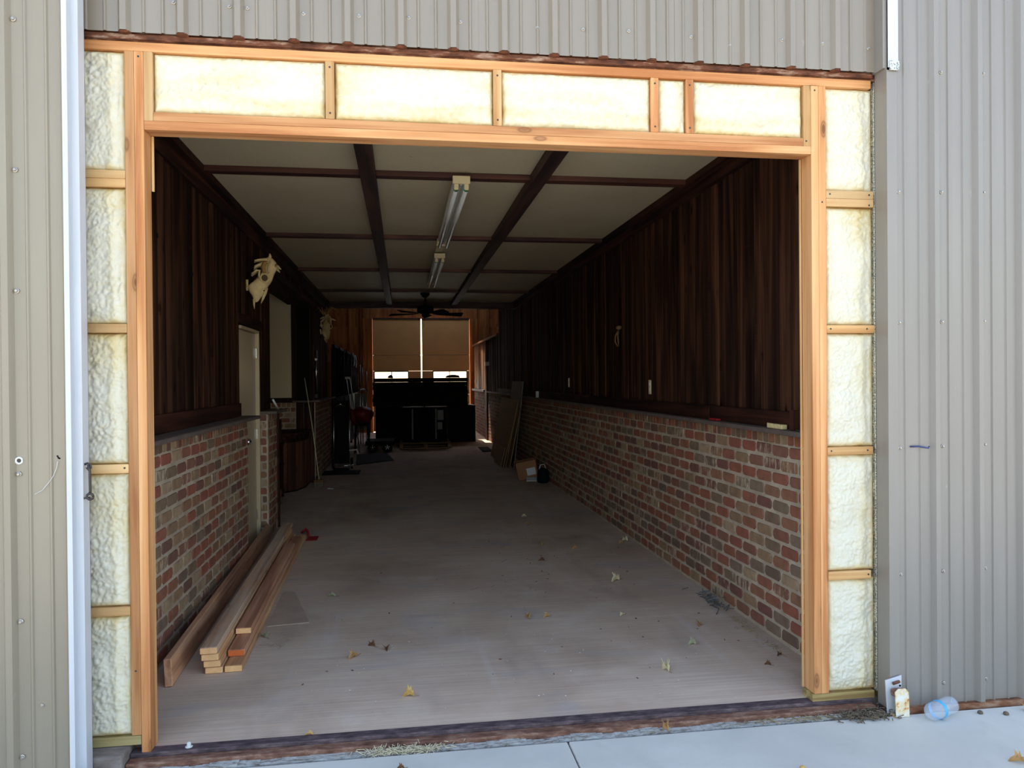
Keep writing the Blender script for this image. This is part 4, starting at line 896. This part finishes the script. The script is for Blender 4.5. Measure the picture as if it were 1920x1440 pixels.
# ---- left stalls and gear
def stall(label, y0, y1):
    t = thing('stall_panel', label, 'stall panel', (-1.28,(y0+y1)/2,0), 'black stall panels along the far left')
    B(-1.30,-1.27,y0+.05,y1-.05,.05,1.2).build('lower_board', navy, t, bevel=.003)
    for y in (y0,y1-.05): B(-1.31,-1.26,y,y+.05,0,2.27).build('post', black, t, bevel=.004)
    B(-1.30,-1.27,y0+.05,y1-.05,1.2,1.24).build('rail', black, t); B(-1.30,-1.27,y0+.05,y1-.05,2.22,2.27).build('rail', black, t)
    n = int((y1-y0-.1)/.11)
    for k in range(1,n): MB().tube([(-1.285,y0+.05+k*.11,1.24),(-1.285,y0+.05+k*.11,2.22)],.009,8).build('bar', black, t, smooth=True)
    B(-1.33,-1.315,y0,y1,.0,2.2).build('backing_curtain', navy, t)
stall('black barred stall panel nearest, right after the brick pier', 14.72,17.1); stall('middle black barred stall panel on the far left', 17.15,19.5); stall('last black barred stall panel before the back wall', 19.55,22.3)
for i,(y,z) in enumerate(((15.6,2.08),(17.5,2.12),(20.0,2.12),(20.9,2.10))):
    h = thing('hanging_halter', ['dark halter hung on the nearest stall top','dark halter hung at the start of the middle stall','pale halter with buckles hung on the last stall','second pale halter hung on the last stall'][i], 'halter', (-1.24,y,z), 'halters on the stall tops')
    MB().tube([(-1.25,y,z+.16),(-1.22,y+.05,z+.05),(-1.22,y+.07,z-.08),(-1.23,y,z-.16),(-1.22,y-.07,z-.08),(-1.22,y-.05,z+.05),(-1.25,y,z+.16)],.014,6).build('strap', black if i<2 else white_p, h, smooth=True)
    MB().lathe((-1.215,y+.07,z-.06),[(.022,0),(.022,.008)],10,'x').build('buckle', chrome, h)
gt = thing('silver_gate_rack', 'bundle of silver tubes and a clamp standing by the last stall', 'rack', (-1.0,19.0,0))
for dx in (0,.055,.15): MB().tube([(-1.02+dx,19.0,.0),(-1.02+dx,19.0,1.95-dx)],.014,8).build('tube', chrome, gt, smooth=True)
MB().tube([(-1.18,19.0,1.30),(-1.0,18.97,1.36),(-.84,19.0,1.32)],.022,8).build('clamp_bar', chrome, gt, smooth=True)
B(-1.16,-.88,19.02,19.04,.35,1.25).build('plate', grey_s, gt)
tr = thing('aluminium_track', 'pair of long silver rails leaning beside the red saddle seat', 'rail', (-1.05,16.9,0))
for dx in (0,.075): MB().tube([(-1.0+dx,16.8,.0),(-1.22+dx,17.02,1.64)],.016,8).build('rail', chrome, tr, smooth=True)
B(-1.24,-1.13,17.0,17.03,1.61,1.66).build('end_plate', paper, tr)
ht = thing('hand_truck', 'black hand truck with silver frame near the brick pier', 'hand truck', (-1.06,13.7,0))
for x in (-1.20,-.93): MB().tube([(x,13.6,.06),(x,13.65,.62),(x,13.72,1.25)],.011,8).build('side_rail', chrome if x<0 else chrome, ht, smooth=True)
MB().tube([(-1.20,13.6,.07),(-.83,13.6,.07)],.014,8).build('axle_bar', chrome, ht, smooth=True)
B(-1.19,-.94,13.66,13.70,.10,1.22).build('body_panel', black, ht, bevel=.01); B(-1.2,-.93,13.42,13.62,.01,.03).build('toe_plate', black, ht)
MB().tube([(-.93,13.6,.34),(-.80,13.6,.35),(-.78,13.6,.27)],.013,8).build('side_handle', white_p, ht, smooth=True)
MB().tube([(-1.15,13.62,1.12),(-1.08,13.6,1.16),(-1.02,13.62,1.12)],.014,8).build('top_handle', chrome, ht, smooth=True)
for x in (-1.22,-.90): MB().lathe((x-.02,13.72,.10),[(.03,0),(.10,.005),(.10,.04),(.03,.045)],16,'x').build('wheel', black, ht, smooth=True)
tag(B(-1.36,-.72,12.85,13.40,.001,.012).build('rubber_mat', black, bevel=.003), 'black rubber mat on the floor before the hand truck', 'mat')
tag(MB().hexa([(-.86,14.2,.001),(-.15,14.9,.001),(-.3,16.2,.001),(-.95,16.1,.001)],[(-.84,14.25,.02),(-.2,14.9,.02),(-.34,16.15,.03),(-.95,16.1,.03)]).build('dark_tarp', navy, bevel=.004), 'dark blue-black tarp spread on the floor before the cart', 'tarp')
sd_ = thing('red_saddle_seat', 'dark red rounded seat on a black stand by the far stalls', 'seat', (-.84,16.5,0))
m = MB(); n=14
for i in range(9):
    a = math.pi*i/8
    for k in range(n):
        q=2*math.pi*k/n; m.v.append((-.84+.235*math.sin(a)*math.cos(q), 16.5+.30*math.sin(a)*math.sin(q), .86+.16*math.cos(a)*(1 if math.cos(a)>0 else 1.3)))
for i in range(8):
    for k in range(n): a=i*n+k; b=i*n+(k+1)%n; m.f.append((a,b,b+n,a+n))
m.build('padding', redsat, sd_, smooth=True)
MB().tube([(-1.06,16.4,.95),(-1.04,16.35,.78),(-1.0,16.38,.62)],[.05,.07,.04],10).build('side_flap', redsat, sd_, smooth=True)
B(-1.0,-.70,16.35,16.65,.60,.68).build('stand_top', black, sd_, bevel=.01)
for x in (-.98,-.73):
    for y in (16.38,16.60): MB().tube([(x,y,.62),(x+(-.03 if x<-.9 else .03),y,.02)],.016,8).build('leg', black, sd_, smooth=True)
wc = thing('wheeled_cart', 'low black cart with two bright-hubbed wheels facing the doorway', 'cart', (-.48,17.0,0))
B(-.80,-.18,16.75,17.6,.14,.24).build('deck', black, wc, bevel=.01); MB().tube([(-.75,17.55,.24),(-.72,17.7,.75),(-.25,17.7,.75),(-.22,17.55,.24)],.015,8).build('handle', black, wc, smooth=True)
for x in (-.645,-.325):
    wh = MB().lathe((x,16.66,.11),[(.05,.05),(.105,.05),(.11,.04),(.11,.01),(.105,0),(.06,0)],22,'y').build('wheel', black, wc, smooth=True)
    hb = MB()
    for k in range(5):
        a = 2*math.pi*k/5+.3; hb.tube([(x+.012*math.cos(a),16.65,.11+.012*math.sin(a)),(x+.052*math.cos(a),16.65,.11+.052*math.sin(a))],[.007,.014],6)
    hb.lathe((x,16.645,.11),[(.006,-.004),(.016,0),(.016,.01)],10,'y').build('hub', chrome if x<-.5 else paper, wh, smooth=True)
# ---- centre back: pallet, drums, stacks
pa = thing('pallet', 'wooden pallet carrying the two black drums', 'pallet', (.53,18.0,0))
for k in range(6): B(-.06,1.115,17.42+k*.2,17.42+k*.2+.13,.112,.13).build('deck_board', pallet_m, pa)
for x in (-.06,.49,1.035): B(x,x+.08,17.42,18.6,.022,.112).build('stringer', pallet_m, pa)
for y in (17.42,17.95,18.47): B(-.06,1.115,y,y+.13,0,.022).build('bottom_board', pallet_m, pa)
def drum(label, x, y, papers):
    t = thing('black_drum', label, 'drum', (x,y,.13), 'drums on the pallet')
    MB().lathe((x,y,.13),[(.255,.0),(.262,.02),(.262,.26),(.270,.275),(.262,.29),(.262,.52),(.270,.535),(.262,.55),(.262,.76),(.268,.78),(.25,.80),(.245,.79)],32).build('shell', navy, t, smooth=True)
    B(x-.03,x+.0,y-.272,y-.266,.20,.90).build('strap', grey_s, t)
    for z,h,w_ in papers: B(x+.02,x+.02+w_,y-.271,y-.267,z,z+h).build('paper_label', plain('dim_paper',(120,120,124),.7) if 'dim_paper' not in bpy.data.materials else bpy.data.materials['dim_paper'], t)
    MB().lathe((x,y,.935),[(.02,0),(.26,.0),(.262,.012),(.02,.014)],24).build('lid', grey_s, t)
drum('left black drum on the pallet, strapped', .25, 17.85, []); drum('right black drum on the pallet, with white paper labels', .79, 17.85, [(.64,.23,.14),(.42,.17,.11)])
for k,(x0,x1,z1,lab) in enumerate(((-.66,.02,.90,'dark blue-black crate left below the long stack'),(.05,1.1,.92,'dark crate hidden behind the drums under the long stack'),(1.16,1.84,.92,'dark blue-black crate right below the long stack'))):
    t = thing('storage_crate', lab, 'crate', ((x0+x1)/2,19.5,0), 'crates below the long stack')
    B(x0,x1,19.05,20.0,0,z1-.06).build('body', navy, t, bevel=.01); B(x0-.005,x1+.005,19.04,20.01,z1-.055,z1).build('lid', navy, t, bevel=.008)
    for kk in range(4): B(x0+.01,x1-.01,19.035,19.05,.1+kk*.18,.13+kk*.18).build('ridge', navy, t)
names_ = ['lowest','second from the bottom','third from the bottom','fourth from the bottom','fifth from the bottom','sixth from the bottom','topmost']
zz = .925
for k in range(7):
    h = .1; j = random.uniform(-.015,.015)
    o = B(-.72+j,1.645+j,19.0+j,19.95,zz,zz+h-.004).build('long_crate', black_w, bevel=.006); tag(o, names_[k]+' long black slab in the big stack before the back doors','slab','long slabs before the back doors')
    zz += h
for x,lab in ((-.28,'small dark bundle on top of the long stack, left window'),(1.30,'dark crumpled bundle on top of the long stack, right window')):
    m=MB(); m.lathe((x,19.4,zz),[(.07 if x<0 else .19,0),(.06 if x<0 else .16,.05),(.03 if x<0 else .07,.075),(.01,.085)],10); m.v=[(a+.02*noise.noise(Vector((a*9,b*9,c*9))),b,c+(.015*noise.noise(Vector((a*14,b,c*5))) if c>zz+.01 else 0)) for a,b,c in m.v]
    tag(m.build('dark_bundle', black, smooth=True), lab, 'bundle')
tag(B(2.17,2.19,22.4,22.5,1.45,1.56).build('light_switch', ivory, bevel=.003), 'pale switch plate by the back right door jamb','wall plate')
tag(B(2.10,2.195,19.0,19.2,1.92,2.02).build('junction_box', white_p, bevel=.005), 'white junction box high on the far right partition','junction box')
